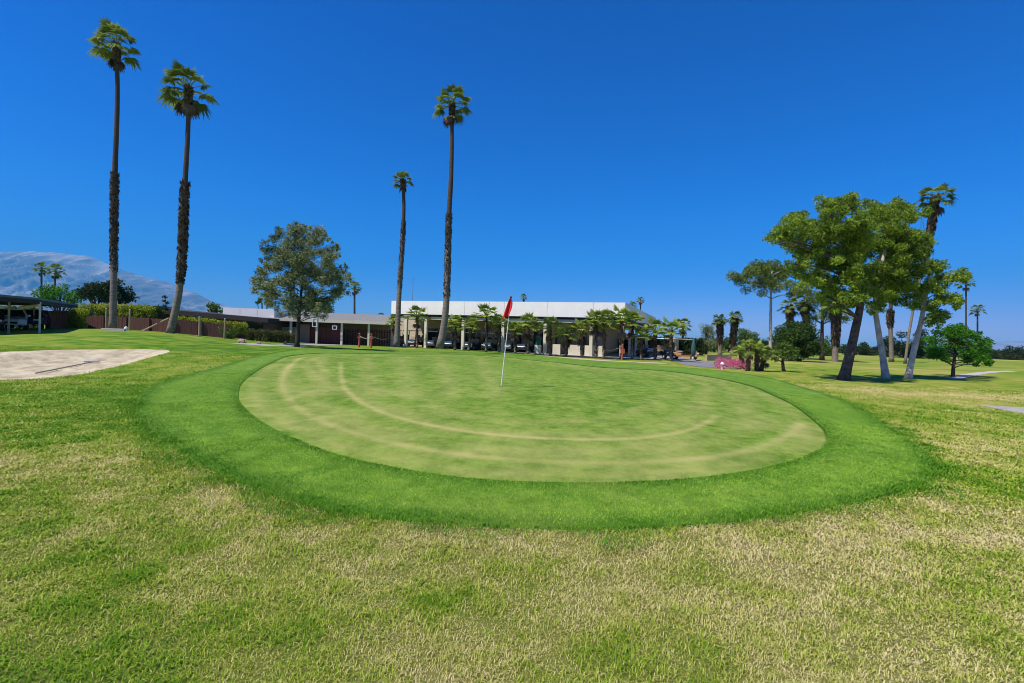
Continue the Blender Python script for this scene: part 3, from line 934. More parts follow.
# dark mound tree behind pines left, olive-like tree, small dark-trunk tree
bk = foot(799, 52)
cl = ball_clumps(at(797.5, 341, 52), (2.0, 1.9, 1.75), 44, .8, 5)
tree("dark_tree", "big dark dome-shaped tree right of the slender white-trunked pine", "tree", bk,
     [bk, bk + [0, 0, 1], at(798, 342, 52)], .2, .1, cl, M['bark'], M['dome_leaf'], 150, .12, .26, shell=.35, tlo=0, thi=.9)
bk = foot(706, 62)
cl = ball_clumps(at(706, 336, 62), (1.0, 1.0, 1.7), 20, .55, 8)
tree("olive_tree", "slim grey-green tree between the carts and the short shaggy palms", "tree", bk,
     [bk, bk + [0, 0, 1], at(706, 336, 62)], .12, .06, cl, M['bark'], M['olive_leaf'], 150, .08, .24)
bk = ground_at(783, 371.5)
cl = pix_clumps([(774, 353, 5), (780, 347, 6), (787, 346, 6), (794, 351, 5), (783, 353, 6), (791, 357, 5), (775, 359, 4), (799, 357, 3.5)], bk[1], .9)
tg = tree("small_tree", "small tree with a dark forked trunk on the lawn beside the pink flowers", "tree", bk,
          trunk_px([(784, 372), (782.5, 365), (783, 358), (784, 350)], bk[1], 0, 8), .10, .06, cl, M['bark'], M['bush_leaf'], 1200, .07, .16, tlo=0, thi=.9)


# ---- fan palms
def frond(mb, origin, az, el, plen, fan_r, nseg=16, droop=.5, tint=.5, spreadang=92, wid=1.0):
    """petiole plus a fan of pointed leaflets"""
    d = np.array([math.cos(az) * math.cos(el), math.sin(az) * math.cos(el), math.sin(el)])
    side = np.array([-math.sin(az), math.cos(az), 0])
    nrm = np.cross(side, d); nrm = nrm if nrm[2] > 0 else -nrm
    end = origin + d * plen - np.array([0, 0, plen * .12])
    mb.tube([origin, (origin + end) / 2 + np.array([0, 0, plen * .04]), end], [.035 * wid, .025 * wid, .016 * wid], 4, cap=False)
    dd = d - np.array([0, 0, .25 * droop]); dd /= np.linalg.norm(dd)
    vs, fs = [], []
    for k in range(nseg):
        a = R(-spreadang + 2 * spreadang * (k + .5) / nseg + rnd.uniform(-3, 3))
        l = fan_r * (1 - .25 * abs(a) / R(120)) * rnd.uniform(.82, 1.08)
        dirv = dd * math.cos(a) + side * math.sin(a)
        perp = -dd * math.sin(a) + side * math.cos(a)
        fold = nrm * (.10 if k % 2 else -.10) * fan_r * .3
        hw = fan_r * .072 * (18 / nseg)
        m_ = end + dirv * l * .50 + fold * .6 - np.array([0, 0, .05 * l])
        tip = end + dirv * l * .92 - np.array([0, 0, droop * l * rnd.uniform(.28, .55)])
        i = len(vs)
        vs += [end, m_ - perp * hw, m_ + perp * hw, tip - perp * hw * .1, tip + perp * hw * .1]
        fs += [(i, i + 1, i + 2), (i + 1, i + 3, i + 4, i + 2)]
    mb.add(vs, fs, tint)


def palm_crown(c, Rr, n, t, leaf, low=-.35, dead=5, wind=(0, 0), droop=.7, name="crown", wid=1.0):
    mb = MB()
    ga = 2.39996
    for i in range(n):
        f = (i + .5) / n
        el = math.asin(np.clip(low + (1.0 - low) * (1 - f) ** .85 - .02, -1, .99)) + rnd.uniform(-.12, .12)
        az = i * ga + rnd.uniform(-.25, .25)
        L = Rr * rnd.uniform(.85, 1.1)
        o = np.asarray(c) + np.array([0, 0, -.25 * f * Rr * .5])
        v = np.array([math.cos(az) + wind[0], math.sin(az) + wind[1]])
        az = math.atan2(v[1], v[0])
        frond(mb, o, az, el, L * .55, L * .47, 16, droop * (.5 + .9 * f), np.clip(rnd.uniform(.15, .85) + .12 * (.5 - f), 0, 1), wid=wid)
    o = mb.build(name, leaf, t)
    if dead:
        md = MB()
        for i in range(dead):
            az = rnd.uniform(0, 6.28)
            frond(md, np.asarray(c) + np.array([0, 0, -.35 * Rr * .5]), az, rnd.uniform(-1.35, -.9), Rr * .40, Rr * .36, 12, .9, rnd.uniform(0, .9), wid=wid)
        md.build("dead_fronds", M['dead_leaf'], t)
    return o


def stubs(path, radii, t, n, size, name="leaf_stubs", m=None):
    """ragged cut leaf bases round a trunk between path ends"""
    mb = MB()
    path = np.asarray(path); k = len(path)
    mb.tube(path, np.asarray(radii) * .92, 10, jit=.25)
    for _ in range(n):
        u = rnd.random() * (k - 1.001); i = int(u); f = u - i
        p = path[i] * (1 - f) + path[i + 1] * f; r = radii[i] * (1 - f) + radii[i + 1] * f
        a = rnd.uniform(0, 6.283)
        o = np.array([math.cos(a), math.sin(a), 0]); s = np.array([-math.sin(a), math.cos(a), 0])
        h = size * rnd.uniform(.6, 1.3); w_ = size * .35
        b_ = p + o * r * .8
        mid = p + o * (r * 1.02 + size * .22) + np.array([0, 0, h * .55])
        tip = p + o * (r * rnd.uniform(1.0, 1.25) + size * rnd.uniform(.1, .6)) + np.array([0, 0, h * rnd.choice([1, 1, -.6])])
        mb.add([b_ - s * w_, b_ + s * w_, mid + s * w_ * .8, tip, mid - s * w_ * .8], [(0, 1, 2, 3, 4)], rnd.random())
    return mb.build(name, m or M['shag'], t)


def fan_palm(label, base, pts, r0, r1, crown_R, nfr, shag=None, shag_r=1.5, smooth_top=True, group=None, dead=6, skirt=None, leaf='palm_leaf', low=-.35,
             trunk_m='palm_grey', upper_m=None, stub_n=500, stub_s=.30, wind=(0, 0), droop=.75, cat="palm tree", name="fan_palm", wid=1.0):
    t = thing(name, label, cat, base, 0, group)
    o = np.asarray(base, float)
    P = np.asarray(pts, float) - o
    k = len(P)
    s = np.linspace(0, 1, k)
    rad = np.interp(s, [0, .04, .2, 1], [r0 * 1.35, r0 * 1.1, r0, r1])
    cut = k if not upper_m else max(2, int(k * shag[1]))
    mb = MB(); mb.tube(P[:cut], rad[:cut], 12, jit=.05); mb.build("trunk", M[trunk_m], t, smooth_=True)
    if upper_m:
        mb = MB(); mb.tube(P[cut - 1:], rad[cut - 1:], 10, jit=.06); mb.build("upper_trunk", M[upper_m], t, smooth_=True)
    if shag:
        i0, i1 = int(shag[0] * (k - 1)), int(shag[1] * (k - 1)) + 1
        seg = P[i0:i1 + 1]; rs = rad[i0:i1 + 1] * np.interp(np.linspace(0, 1, len(seg)), [0, .15, .8, 1], [.98, shag_r * .85, shag_r * 1.02, shag_r * 1.05])
        stubs(seg, rs, t, stub_n, stub_s)
    if skirt:
        i0 = int((1 - skirt) * (k - 1))
        seg = P[i0:]; rs = rad[i0:] * np.linspace(1.1, 1.55, len(seg))
        stubs(seg, rs, t, int(stub_n * .35), stub_s * 1.4, "skirt")
    palm_crown(P[-1], crown_R, nfr, t, M[leaf], low, dead, wind, droop, wid=wid)
    return t


GP = "tall slim fan palms standing over the course"
b = foot(112.5, 37.5)
fan_palm("tallest fan palm on the far left, black shaggy stubs half way up its straight trunk", b,
         trunk_px([(112.5, 331), (113.5, 300), (114, 265), (114, 215), (115, 165), (117, 120), (117.5, 85), (116.5, 44)], 37.5, 0, 30),
         .215, .135, 1.95, 28, shag=(.22, .545), shag_r=1.3, group=GP, upper_m='palm_dark', skirt=.045, low=-.15, dead=4, stub_n=1000, stub_s=.13, wind=(-.5, 0))
b = foot(171, 36)
fan_palm("kinked fan palm curving up from a leaning grey base, right of the tallest one", b,
         trunk_px([(170, 334), (173.5, 318), (178, 300), (180.5, 282), (182, 262), (183, 240), (184.5, 190), (187, 150), (188.5, 118), (188.5, 88)], 36, 0, 30),
         .22, .135, 2.1, 26, shag=(.21, .59), shag_r=1.45, group=GP, upper_m='palm_dark', skirt=.05, stub_n=1000, stub_s=.17, dead=6, low=-.25, wind=(-.42, 0))
b = foot(396.5, 40.5)
fan_palm("slimmer and shorter palm of the two before the white clubhouse", b,
         trunk_px([(396.5, 347), (397.5, 330), (399, 295), (401, 265), (403, 235), (404, 205), (403, 180)], 40.5, 0, 30),
         .21, .125, 1.1, 23, low=-.1, stub_s=.10, shag=(.35, .73), shag_r=1.1, group=GP, upper_m='palm_dark', skirt=.05, stub_n=700, dead=2, wind=(-.2, 0))
b = foot(439.5, 39.5)
fan_palm("taller fan palm of the two before the white clubhouse, leaning grey foot and black stubs", b,
         trunk_px([(439.5, 348), (443, 333), (445.5, 315), (447, 290), (448, 250), (449, 212), (451, 180), (452, 140), (452, 104)], 39.5, 0, 30),
         .25, .14, 1.8, 27, shag=(.23, .55), shag_r=1.08, group=GP, upper_m='palm_dark', low=-.2, skirt=.045, stub_n=1000, stub_s=.12, dead=7)
b = foot(905, 56)
fan_palm("tall thick-skirted palm rising behind the pines on the right", b,
         trunk_px([(905, 364), (908, 340), (912, 315), (917, 290), (925, 260), (930, 235), (933, 215), (936, 197)], 56, 0, 26),
         .125, .19, 2.2, 26, shag=(.62, .80), shag_r=1.3, group=GP, upper_m='palm_dark', skirt=.3, dead=8, stub_n=700, stub_s=.4)
b = foot(891.5, 62)
fan_palm("thin straight palm seen between the two pale pine trunks", b,
         trunk_px([(891.5, 362), (891, 340), (890, 320), (891, 300), (892, 280)], 62, 0, 20),
         .24, .2, 2.0, 24, shag=(.45, .62), shag_r=1.4, group=GP, upper_m='palm_dark', dead=3, stub_n=300)
b = foot(835, 55)
fan_palm("stout brown-shagged palm with a pale foot, between the dome tree and dark pine", b,
         trunk_px([(835, 366), (835, 352), (836, 335), (836, 318), (836, 303)], 55, 0, 18),
         .30, .30, 1.9, 24, shag=(.35, .95), shag_r=1.25, dead=8, stub_n=700, stub_s=.35, wid=1.4)
b = foot(790, 60)
fan_palm("palm crown just left of another, above the dark dome-shaped tree", b, trunk_px([(790, 357), (790, 330), (790, 306)], 60, 0, 14), .28, .28, 1.6, 22,
         shag=(.4, .95), shag_r=1.3, dead=5, stub_n=300, group="pair of palms above the dome tree")
b = foot(805.5, 60)
fan_palm("palm with a dark shaggy trunk above the right of the dome-shaped tree", b, trunk_px([(805.5, 358), (805.5, 330), (805.5, 302)], 60, 0, 14), .28, .28, 1.7, 22,
         shag=(.4, .95), shag_r=1.4, dead=5, stub_n=300, group="pair of palms above the dome tree")
GS = "short shaggy palms beyond the driveway"
b = foot(720, 66)
fan_palm("short shaggy palm with a white lower trunk, left of its twin", b, trunk_px([(720, 355), (720, 340), (719.5, 320)], 66, 0, 14), .24, .24, 1.25, 26, shag=(.38, .98), shag_r=1.45, dead=4,
         group=GS, stub_n=400, stub_s=.35, droop=.9)
b = foot(733, 66)
fan_palm("short shaggy palm, dark trunk leaning right, the right one of twins", b, trunk_px([(732, 356), (733, 338), (735.5, 317.5)], 66, 0, 14), .24, .24, 1.3, 26, shag=(.2, .98), shag_r=1.5, dead=4,
         group=GS, stub_n=400, stub_s=.35, droop=.9)
GF = "small far palms on the skyline"
for px, py0, py1, Y, Rr, lab, nm in [
        (41.5, 305, 268, 88, 1.7, "far left palm of the pair in front of the mountain", 1), (55.5, 305, 270.5, 88, 1.9, "far palm with a bent trunk, right of the pair before the mountain", 1),
        (354.5, 330, 287, 72, 1.5, "far palm right beside the feathery shade tree", 1), (380.5, 330, 316, 90, 1.1, "tiny palm top just left of the white clubhouse corner", 0),
        (523.5, 330, 297, 115, 1.3, "tiny palm top peeping over the white parapet above the flag", 0), (632.5, 340, 305, 110, 1.4, "lower palm top of two over the grey side wall", 0),
        (640.5, 340, 300, 110, 1.3, "higher palm top of two over the grey side wall", 0), (683, 352, 325, 72, 1.9, "pale fan palm beyond the parked carts", 0),
        (713, 352, 334, 95, .9, "tiny palm between the grey-green tree and the shaggy pair", 0),
        (966, 360, 282, 92, 2.0, "taller thin palm over the bright green round tree", 1), (977.5, 362, 309, 95, 1.7, "shorter thin palm right of the taller one, over the round tree", 1)]:
    bs = foot(px, Y)
    lean = -1.0 if "bent" in lab else 0
    pts = trunk_px([(px + lean, py0), (px + lean * .8, (py0 + py1) / 2), (px, py1)], Y, 0, 12)
    pts = np.r_[[bs], pts]
    fan_palm(lab, bs, pts, .15, .13, Rr * .9, 20, group=GF, dead=2, trunk_m='palm_dark', wid=1.3)

# ---- young palms along the clubhouse
GY_ = "young palms along the clubhouse arcade"
young = [(394.5, 322, 51.5, 1.3, "small dim young palm at the foot of the slimmer tall palm"),
         (417, 316, 51, 1.8, "bushy young palm between the second and third arcade columns"),
         (455, 324, 49.5, 1.6, "young palm just right of the taller leaning palm's foot"),
         (471.5, 326, 48.5, 1.5, "young palm with a leaning dark stem right of the fourth arcade column"),
         (486, 315, 47.5, 2.0, "tall young palm left of the flag with a full round crown"),
         (499, 323, 47.5, 1.5, "young palm directly behind the red flag"),
         (515, 329, 47, 1.4, "low young palm just right of the flagstick"),
         (528, 324, 46.5, 1.8, "young palm over the parked carts right of the flag"),
         (550, 327, 45.5, 1.7, "young palm at the sixth arcade column beside the green bin"),
         (566, 333, 44.5, 1.7, "lower bright young palm before the low white wall"),
         (582, 329, 44, 1.8, "young palm at the right end of the low white wall"),
         (596, 321, 43.5, 1.8, "young palm hugging the seventh arcade column"),
         (603.5, 322, 43, 1.8, "tall young palm between the last two arcade columns"),
         (622, 320, 43, 2.1, "young palm with the widest crown at the clubhouse corner"),
         (632, 323, 43.5, 1.9, "young palm just right of the clubhouse corner"),
         (641.5, 336, 42.5, 1.4, "smallest bright yellow-green young palm right of the clubhouse corner"),
         (655, 331, 44, 1.8, "young palm left of the parked dark cart"),
         (671.5, 331, 41.5, 1.9, "last young palm on the right, between two parked carts")]
for px, py, Y, Rr, lab in young:
    bs = foot(px - (3 if 'leaning dark' in lab else 0), Y)
    top = at(px, py, Y)
    pts = bez(bs, (bs + top) / 2 + [rnd.uniform(-.1, .1), 0, 0], top, 12)
    fan_palm(lab, bs, pts, .11, .105, Rr * .86, 20, shag=(.1, .97), shag_r=1.2, group=GY_, dead=2, leaf='young_leaf', low=-.12, stub_n=130, stub_s=.15, droop=.55, name="young_palm", wid=1.2)


# ------------------------------------------------------------------ hedges, bushes, far trees
def leafy(name, label, cat, clumps, leaf, per, lw, ll, group=None, stem=None, **kw):
    lo = min(c[2] - c[5] for c in clumps); c0 = np.mean([c[:2] for c in clumps], 0)
    base = (c0[0], c0[1], tz(*c0))
    t = thing(name, label, cat, base, 0, group)
    V, Fc, T = leaf_arrays([(c[0] - base[0], c[1] - base[1], c[2] - base[2], *c[3:]) for c in clumps], per, lw, ll, **kw)
    np_mesh("foliage", V, Fc, leaf, tint=T, parent=t)
    for c in clumps[::max(1, len(clumps) // 5)]:
        g = np.array([c[0] - base[0], c[1] - base[1], 0.0])
        MB().tube([g * .85, np.array([c[0] - base[0], c[1] - base[1], c[2] - base[2]])], [.03, .012], 5).build("stem", M['bark'], t)
    return t


def hedge_line(px0, px1, Y0, Y1, z0, z1, w_, step=.55):
    a = foot(px0, Y0); b_ = foot(px1, Y1)
    n = max(2, int(np.linalg.norm(b_ - a) / step)); out = []
    for i in range(n + 1):
        p = a + (b_ - a) * i / n
        zz = tz(p[0], p[1])
        for z in np.arange(z0 + .3, z1, .5):
            out.append((p[0] + rnd.uniform(-.1, .1), p[1] + rnd.uniform(-.1, .1), zz + z, .42, w_, .36))
    return out


leafy("hedge", "bright yellow-green clipped hedge block at the left end of the brown fence", "hedge", hedge_line(73, 82, 40.5, 40.5, 0, 1.7, .5), M['hedge_leaf'], 2400, .06, .12)
leafy("hedge", "long yellow-green hedge showing over the top of the dark fence", "hedge", hedge_line(84, 150, 44.6, 44.6, .7, 2.15, .45), M['hedge_leaf'], 1600, .07, .14)
leafy("hedge", "thin yellow-green hedge behind the fence, right of the kinked palm", "hedge", hedge_line(176, 244, 44.4, 46, .5, 1.8, .4), M['hedge_leaf'], 1500, .07, .14)
leafy("hedge", "square clipped dull hedge by the brown house wall, left of two", "hedge", hedge_line(251, 267, 46, 46, 0, 1.1, .5), M['dull_hedge'], 2200, .06, .12)
leafy("hedge", "clipped dull hedge just left of the shade tree trunk, right of two", "hedge", hedge_line(275, 294, 46.5, 46.5, 0, 1.0, .5), M['dull_hedge'], 2200, .06, .12)
leafy("shrub", "white-flowering dark shrub at the right end of the brown fence", "shrub", ball_clumps(foot(231, 43) + [0, 0, .55], (.7, .5, .6), 10, .35, 3), M['bush_leaf'], 500, .07, .14, tlo=0, thi=.7)
leafy("shrub", "tall leafy shrub growing over the fence right of the tallest palm", "shrub", ball_clumps(at(152, 312, 46), (1.4, .8, .6), 18, .42, 4), M['bush_leaf'], 700, .08, .18)
bs = foot(165, 46)
tree("sapling", "thin sapling sticking up above the shrub left of the kinked palm", "sapling", bs, [bs, bs + [0, 0, 1.5], at(165.5, 296, 46)], .04, .02,
     pix_clumps([(165, 297, 2.2), (163.5, 301, 2), (167, 303, 2), (164.5, 306, 2.4), (166.5, 309, 2)], 46, .2), M['bark'], M['dark_leaf'], 300, .07, .16, limbs=False)
for px, py, Y, R3, n, r, lab, lf, sd_ in [
        (99, 293, 66, (2.1, 1.8, 1.5), 26, .85, "large dark tree behind the fence left of the tallest palm", 'dark_leaf', 1),
        (119, 292, 68, (1.7, 1.6, 1.3), 18, .75, "dark tree peeping out right of the tallest palm's trunk", 'dark_leaf', 2),
        (60, 296, 74, (2.6, 2, 1.4), 20, .9, "brighter green tree just right of the far palm pair", 'round_leaf', 3),
        (217, 308, 70, (1.2, 1, .8), 8, .55, "low green treetop left of the white clerestory roof", 'bush_leaf', 4),
        (262, 303, 85, (1.5, 1, .7), 6, .5, "green treetop over the white clerestory roof, left of the shade tree", 'bush_leaf', 14),
        (322, 306, 75, (3.2, 2, 1.6), 22, .9, "green tree behind the patio roof right of the shade tree trunk", 'bush_leaf', 5),
        (699, 349, 72, (1.1, 1, 1.1), 10, .6, "dark rounded shrub beyond the driveway by the closed parasol", 'dark_leaf', 6),
        (714, 347, 85, (1.6, 1.4, 1.5), 12, .7, "green tree behind the first short shaggy palm", 'bush_leaf', 7),
        (729, 345, 88, (1.6, 1.4, 1.8), 12, .7, "dark green tree between the two short shaggy palms", 'dark_leaf', 8),
        (746, 345, 80, (2.2, 1.6, 2.1), 18, .8, "leafy tree left of the slender white-trunked pine", 'bush_leaf', 9),
        (764, 348, 92, (1.7, 1.5, 1.9), 14, .8, "dark tree right behind the slender white-trunked pine", 'dark_leaf', 10),
        (824, 350, 88, (1.6, 1.5, 2.0), 14, .8, "tree filling the gap left of the stout palm's foot", 'bush_leaf', 11),
        (855, 354, 110, (2.2, 1.8, 2.0), 14, .9, "far tree seen just right of the dark leaning pine trunk", 'dark_leaf', 12),
        (870, 353, 112, (2.4, 1.8, 2.3), 16, .9, "far tree just left of the middle pale pine trunk", 'dark_leaf', 13),
        (899, 350, 96, (1.8, 1.6, 2.6), 18, .9, "taller far tree between the thin palms, between pale pine trunks", 'dark_leaf', 15),
        (916, 349, 94, (1.8, 1.6, 3.0), 20, .9, "tall dark far tree behind the rightmost pale pine trunk", 'dark_leaf', 16),
        (932, 357, 100, (2.0, 1.6, 1.5), 12, .8, "low far tree left of the bright round tree's trunk", 'bush_leaf', 17),
        (1001, 357, 120, (2.6, 1.8, 1.6), 14, .9, "low far tree right of the bright round tree, before the hazy hills", 'dark_leaf', 18),
        (1016, 357, 118, (2.2, 1.8, 1.8), 14, .9, "low far tree at the right edge before the hazy hills", 'dark_leaf', 19)]:
    if Y >= 80 and px > 740: R3 = tuple(q * 1.35 for q in R3); n = int(n * 1.5)
    bs = foot(px, Y); c = at(px, py, Y)
    tree("broadleaf_tree", lab, "tree", bs, [bs, bs * .6 + c * .4, c], .18, .1, ball_clumps(c, R3, n, r, sd_ + 30), M['bark'], M[lf], 60, .16, .34, group="background trees", limb_r=.05, shell=.4)
# a low thicket closes the skyline behind the fairway
cl = []
for i in range(110):
    px = rnd.uniform(690, 1060); Y = rnd.uniform(125, 150)
    g = foot(px, Y)
    h = rnd.uniform(.8, 1.9)
    cl.append((g[0], g[1], g[2] + h * .6, rnd.uniform(1.2, 2.4), 1.5, h))
V, Fc, T = leaf_arrays(cl, 14, .3, .55, maxn=400)
o = kind(np_mesh("treeline", V, Fc, M['dark_leaf'], tint=T), "stuff"); o["label"] = "low far treeline along the edge of the fairway"
# thin palms with dark trunks by the flower bed
GD = "dwarf palms in the flower bed"
for px, py, pb, lab, ln in [(741, 353, 369, "dwarf palm at the left of the flower bed, leaning left", -2), (749, 347, 371, "dwarf palm in the middle of the flower bed", 1),
                            (757, 350, 371, "dwarf palm right of the flower bed with the thickest dark stem", 0), (765, 355, 371, "rightmost dwarf palm of the bed, leaning right", 4)]:
    bs = ground_at(px - ln, pb)
    top = at(px, py, bs[1])
    fan_palm(lab, bs, bez(bs, (bs + top) / 2, top, 9), .10, .10, .85, 16, shag=(.05, .95), shag_r=1.3, group=GD, dead=1, leaf='young_leaf', low=-.1, stub_n=90, stub_s=.12, name="dwarf_palm", trunk_m='palm_dark')
cl = []
for i in range(46):
    px = rnd.uniform(716, 750); py = rnd.uniform(362.5, 370.5)
    g = ground_at(px, py)
    cl.append((g[0], g[1], g[2] + rnd.uniform(.15, .4), .35, .35, .22))
leafy("flower_bed", "mass of pink bougainvillea flowers beside the driveway", "flowers", cl, M['bract'], 700, .05, .08, up=.5)


# ------------------------------------------------------------------ clubhouse
A_ = at(390, 346.4, 54); B_ = at(623.5, 359.3, 45)
A_[2] = B_[2] = -.02
u_ = (B_ - A_); Lc = np.linalg.norm(u_); u_ /= Lc
rzc = math.atan2(u_[1], u_[0])
club = thing("clubhouse", "long low clubhouse with a tall white parapet over a columned arcade", "building", A_, rzc)
D_ = 29.0


def s_of(px, t):
    """local s where column px meets the line at depth t behind the front"""
    vdir = np.array([-u_[1], u_[0], 0]); o = A_ + vdir * t
    d = ray(px, 345); d2 = d[:2]
    m = np.array([[u_[0], -d2[0]], [u_[1], -d2[1]]])
    return float(np.linalg.solve(m, CAM[:2] - o[:2])[0])


mb = MB()
seams = [0.0] + [s_of(p, 0) for p in (426.7, 463.4, 503, 546, 592)] + [Lc]
g = .035
for a, b_ in zip(seams[:-1], seams[1:]):
    mb.box(a + g / 2, b_ - g / 2, 0, .22, 3.58, 4.98)
mb.box(0.02, Lc - .02, .05, .30, 3.60, 4.95)
nside = 6
for i in range(nside):
    mb.box(Lc - .22, Lc, .225 + (D_ - .225) * i / nside + g / 2, .225 + (D_ - .225) * (i + 1) / nside - g / 2, 3.58, 4.98)
    mb.box(0, .22, .225 + (D_ - .225) * i / nside + g / 2, .225 + (D_ - .225) * (i + 1) / nside - g / 2, 3.58, 4.98)
mb.build("parapet", M['white_wall'], club)
MB().box(.2, Lc - .24, .31, D_, 4.45, 4.6).build("roof", M['grey_roof'], club)
MB().box(.12, Lc - .12, .12, D_, 3.36, 3.54).build("soffit", M['dark_roof'], club)  # dark material stands in for the shadow gap below the parapet
mb = MB()
for a, b_ in zip(seams[:-1], seams[1:]):
    mb.box(a + .28, b_ - .28 if b_ < Lc else b_ - .05, .22, .5, 3.08, 3.355)
mb.box(Lc - .55, Lc - .25, .52, D_ - .5, 3.08, 3.355)
mb.build("beam", M['cream'], club)
MB().box(.3, Lc - .3, .52, D_ - .4, 3.10, 3.34).build("ceiling_panel", M['soffit'], club)
cols = [s_of(p, .35) for p in (391.8, 405.6, 425.5, 462.8, 502.7, 544.8, 591)] + [Lc - .28]
for s_ in cols:
    MB().box(s_ - .15, s_ + .15, .22, .52, -.3, 3.075).build("column", M['cream'], club, bevel=.02)
MB().box(Lc + 3.52, Lc + 3.7, 12, D_, -.3, 2.1).build("side_wall", M['beige'], club)
for q in (5.5, 10.5, 15.5, 20.5):
    MB().box(Lc - .43, Lc - .13, q, q + .3, -.3, 3.075).build("column", M['cream'], club, bevel=.02)
MB().box(-9.2, Lc + 3.5, -.3, D_, -.35, .0).build("floor_slab", M['concrete'], club)
# back wall of the arcade, with openings
mb = MB()
mb.box(-9.0, 0.297, 5.9, 6.2, 0.003, 3.3); mb.box(0.3, Lc - 4.2, 5.2, 5.5, 0.003, 3.09); mb.box(0.0, 0.296, 5.2, 5.895, .003, 3.09)
mb.box(Lc - 4.5, Lc - 4.2, 5.5, D_ - .5, 0.003, 3.09)
mb.build("wall", M['beige'], club)
for a, b_, z0, z1 in [(1.0, 3.4, .02, 2.2), (6.0, 9.6, .02, 2.2), (10.4, 13.2, .02, 2.2), (14.6, 15.8, .02, 2.15), (17.0, 19.2, .9, 2.2), (19.6, 20.6, .02, 2.15)]:
    if b_ < Lc - 4.2:
        MB().box(a, b_, 5.14, 5.2, z0, z1).build("window", M['glass'], club)
# low white wall between sixth and seventh columns, with gaps
mb = MB()
for p0, p1 in ((553, 560.5), (568.5, 583), (585, 589.5), (593, 604)):
    mb.box(s_of(p0, .9), s_of(p1, .9), .8, 1.0, .003, .98)
mb.build("low_wall", M['cream'], club)
m_ = MB(); m_.tube([(2.0, 1.0, 4.6), (2.0, 1.0, 7.6)], .025, 6); m_.box(1.7, 2.3, .98, 1.02, 7.2, 7.24)
m_.build("antenna", M['rake_metal'], club)
m_ = MB(); m_.box(.35, .6, .4, .6, 4.6, 5.25); m_.build("roof_vent", M['rake_metal'], club)

# low wing left of the clubhouse with grey roof (patio cover)
P0 = at(269, 318.2, 50); P1 = at(391, 322.8, 51.5)
zr = .5 * (P0[2] + P1[2])
du = (P1 - P0); du[2] = 0; Lp = np.linalg.norm(du); du /= Lp
patio = thing("patio_cover", "long cream-edged patio cover on white posts left of the clubhouse", "patio cover", (P0[0], P0[1], .1), math.atan2(du[1], du[0]))
hp = zr - .1
MB().box(0, Lp, 0, .18, hp - .22, hp + .1).build("fascia", M['cream'], patio)
mb = MB(); mb.slab([(0, .185, hp + .02), (Lp, .185, hp + .02), (Lp, 7, hp + 1.0), (0, 7, hp + 1.0)], .14); mb.build("roof", M['grey_roof'], patio)
def lp(px, t, O=P0, U=du):
    vd = np.array([-U[1], U[0], 0]); o = O + vd * t; d2 = ray(px, 340)[:2]
    return float(np.linalg.solve(np.array([[U[0], -d2[0]], [U[1], -d2[1]]]), CAM[:2] - o[:2])[0])
for p in (290.5, 316.5, 341.5, 368.5):
    s_ = lp(p, .3)
    MB().box(s_ - .1, s_ + .1, .22, .42, -.15, hp - .225).build("post", M['cream'], patio, bevel=.01)
MB().box(0, Lp, 6.7, 6.85, -.2, hp + .7).build("back_wall", M['beige'], patio)
MB().box(0, 0.15, 1, 6.65, -.2, hp + .2).build("end_wall", M['brown_wall'], patio)
# things under the patio cover
MB_f = MB()
s0, s1 = lp(310, 1.4), lp(341, 1.4)
nb = int((s1 - s0) / .16)
fn = thing("gate_fence", "dark red-brown board gate fence under the patio cover", "fence", P0 * [1, 1, 0] + du * s0 + np.array([-du[1], du[0], 0]) * 1.4 + [0, 0, .12], math.atan2(du[1], du[0]))
for i in range(nb):
    MB_f.box(i * .16 + .006, i * .16 + .154, rnd.uniform(-.008, .008), .03, .05, 1.75 + rnd.uniform(-.02, .02))
MB_f.build("boards", M['red_fence'], fn)
mb = MB(); mb.box(0, s1 - s0, .035, .09, .4, .5); mb.box(0, s1 - s0, .035, .09, 1.3, 1.4); mb.build("rail", M['red_fence'], fn)
for q in (0, .5, 1): MB().box(q * (s1 - s0) - .05, q * (s1 - s0) + .05, .095, .2, -.2, 1.8).build("post", M['red_fence'], fn)
s0, s1 = lp(300, 1.2), lp(309.5, 1.2)
v3 = np.array([-du[1], du[0], 0])
wl = tag(MB().box(0, s1 - s0, 0, .2, -.2, 1.95).build("garden_wall", M['mauve'], None, P0 * [1, 1, 0] + du * s0 + v3 * 1.1 + [0, 0, .12], math.atan2(du[1], du[0])),
         "plain mauve wall between the shade tree and the red-brown gate", "wall")
s0, s1 = lp(343, 2.5), lp(392, 2.5)
fn = thing("slat_fence", "open dark slat screen with plants behind, by the red posts", "fence", P0 * [1, 1, 0] + du * s0 + v3 * 2.8 + [0, 0, .1], math.atan2(du[1], du[0]))
mb = MB()
for i in range(int((s1 - s0) / .28)): mb.box(i * .28, i * .28 + .16, 0, .03, .05, 1.7)
mb.build("slats", M['brown_fence'], fn)
mb = MB(); mb.box(0, s1 - s0, .033, .08, .3, .4); mb.box(0, s1 - s0, .033, .08, 1.4, 1.5); mb.build("rail", M['brown_fence'], fn)
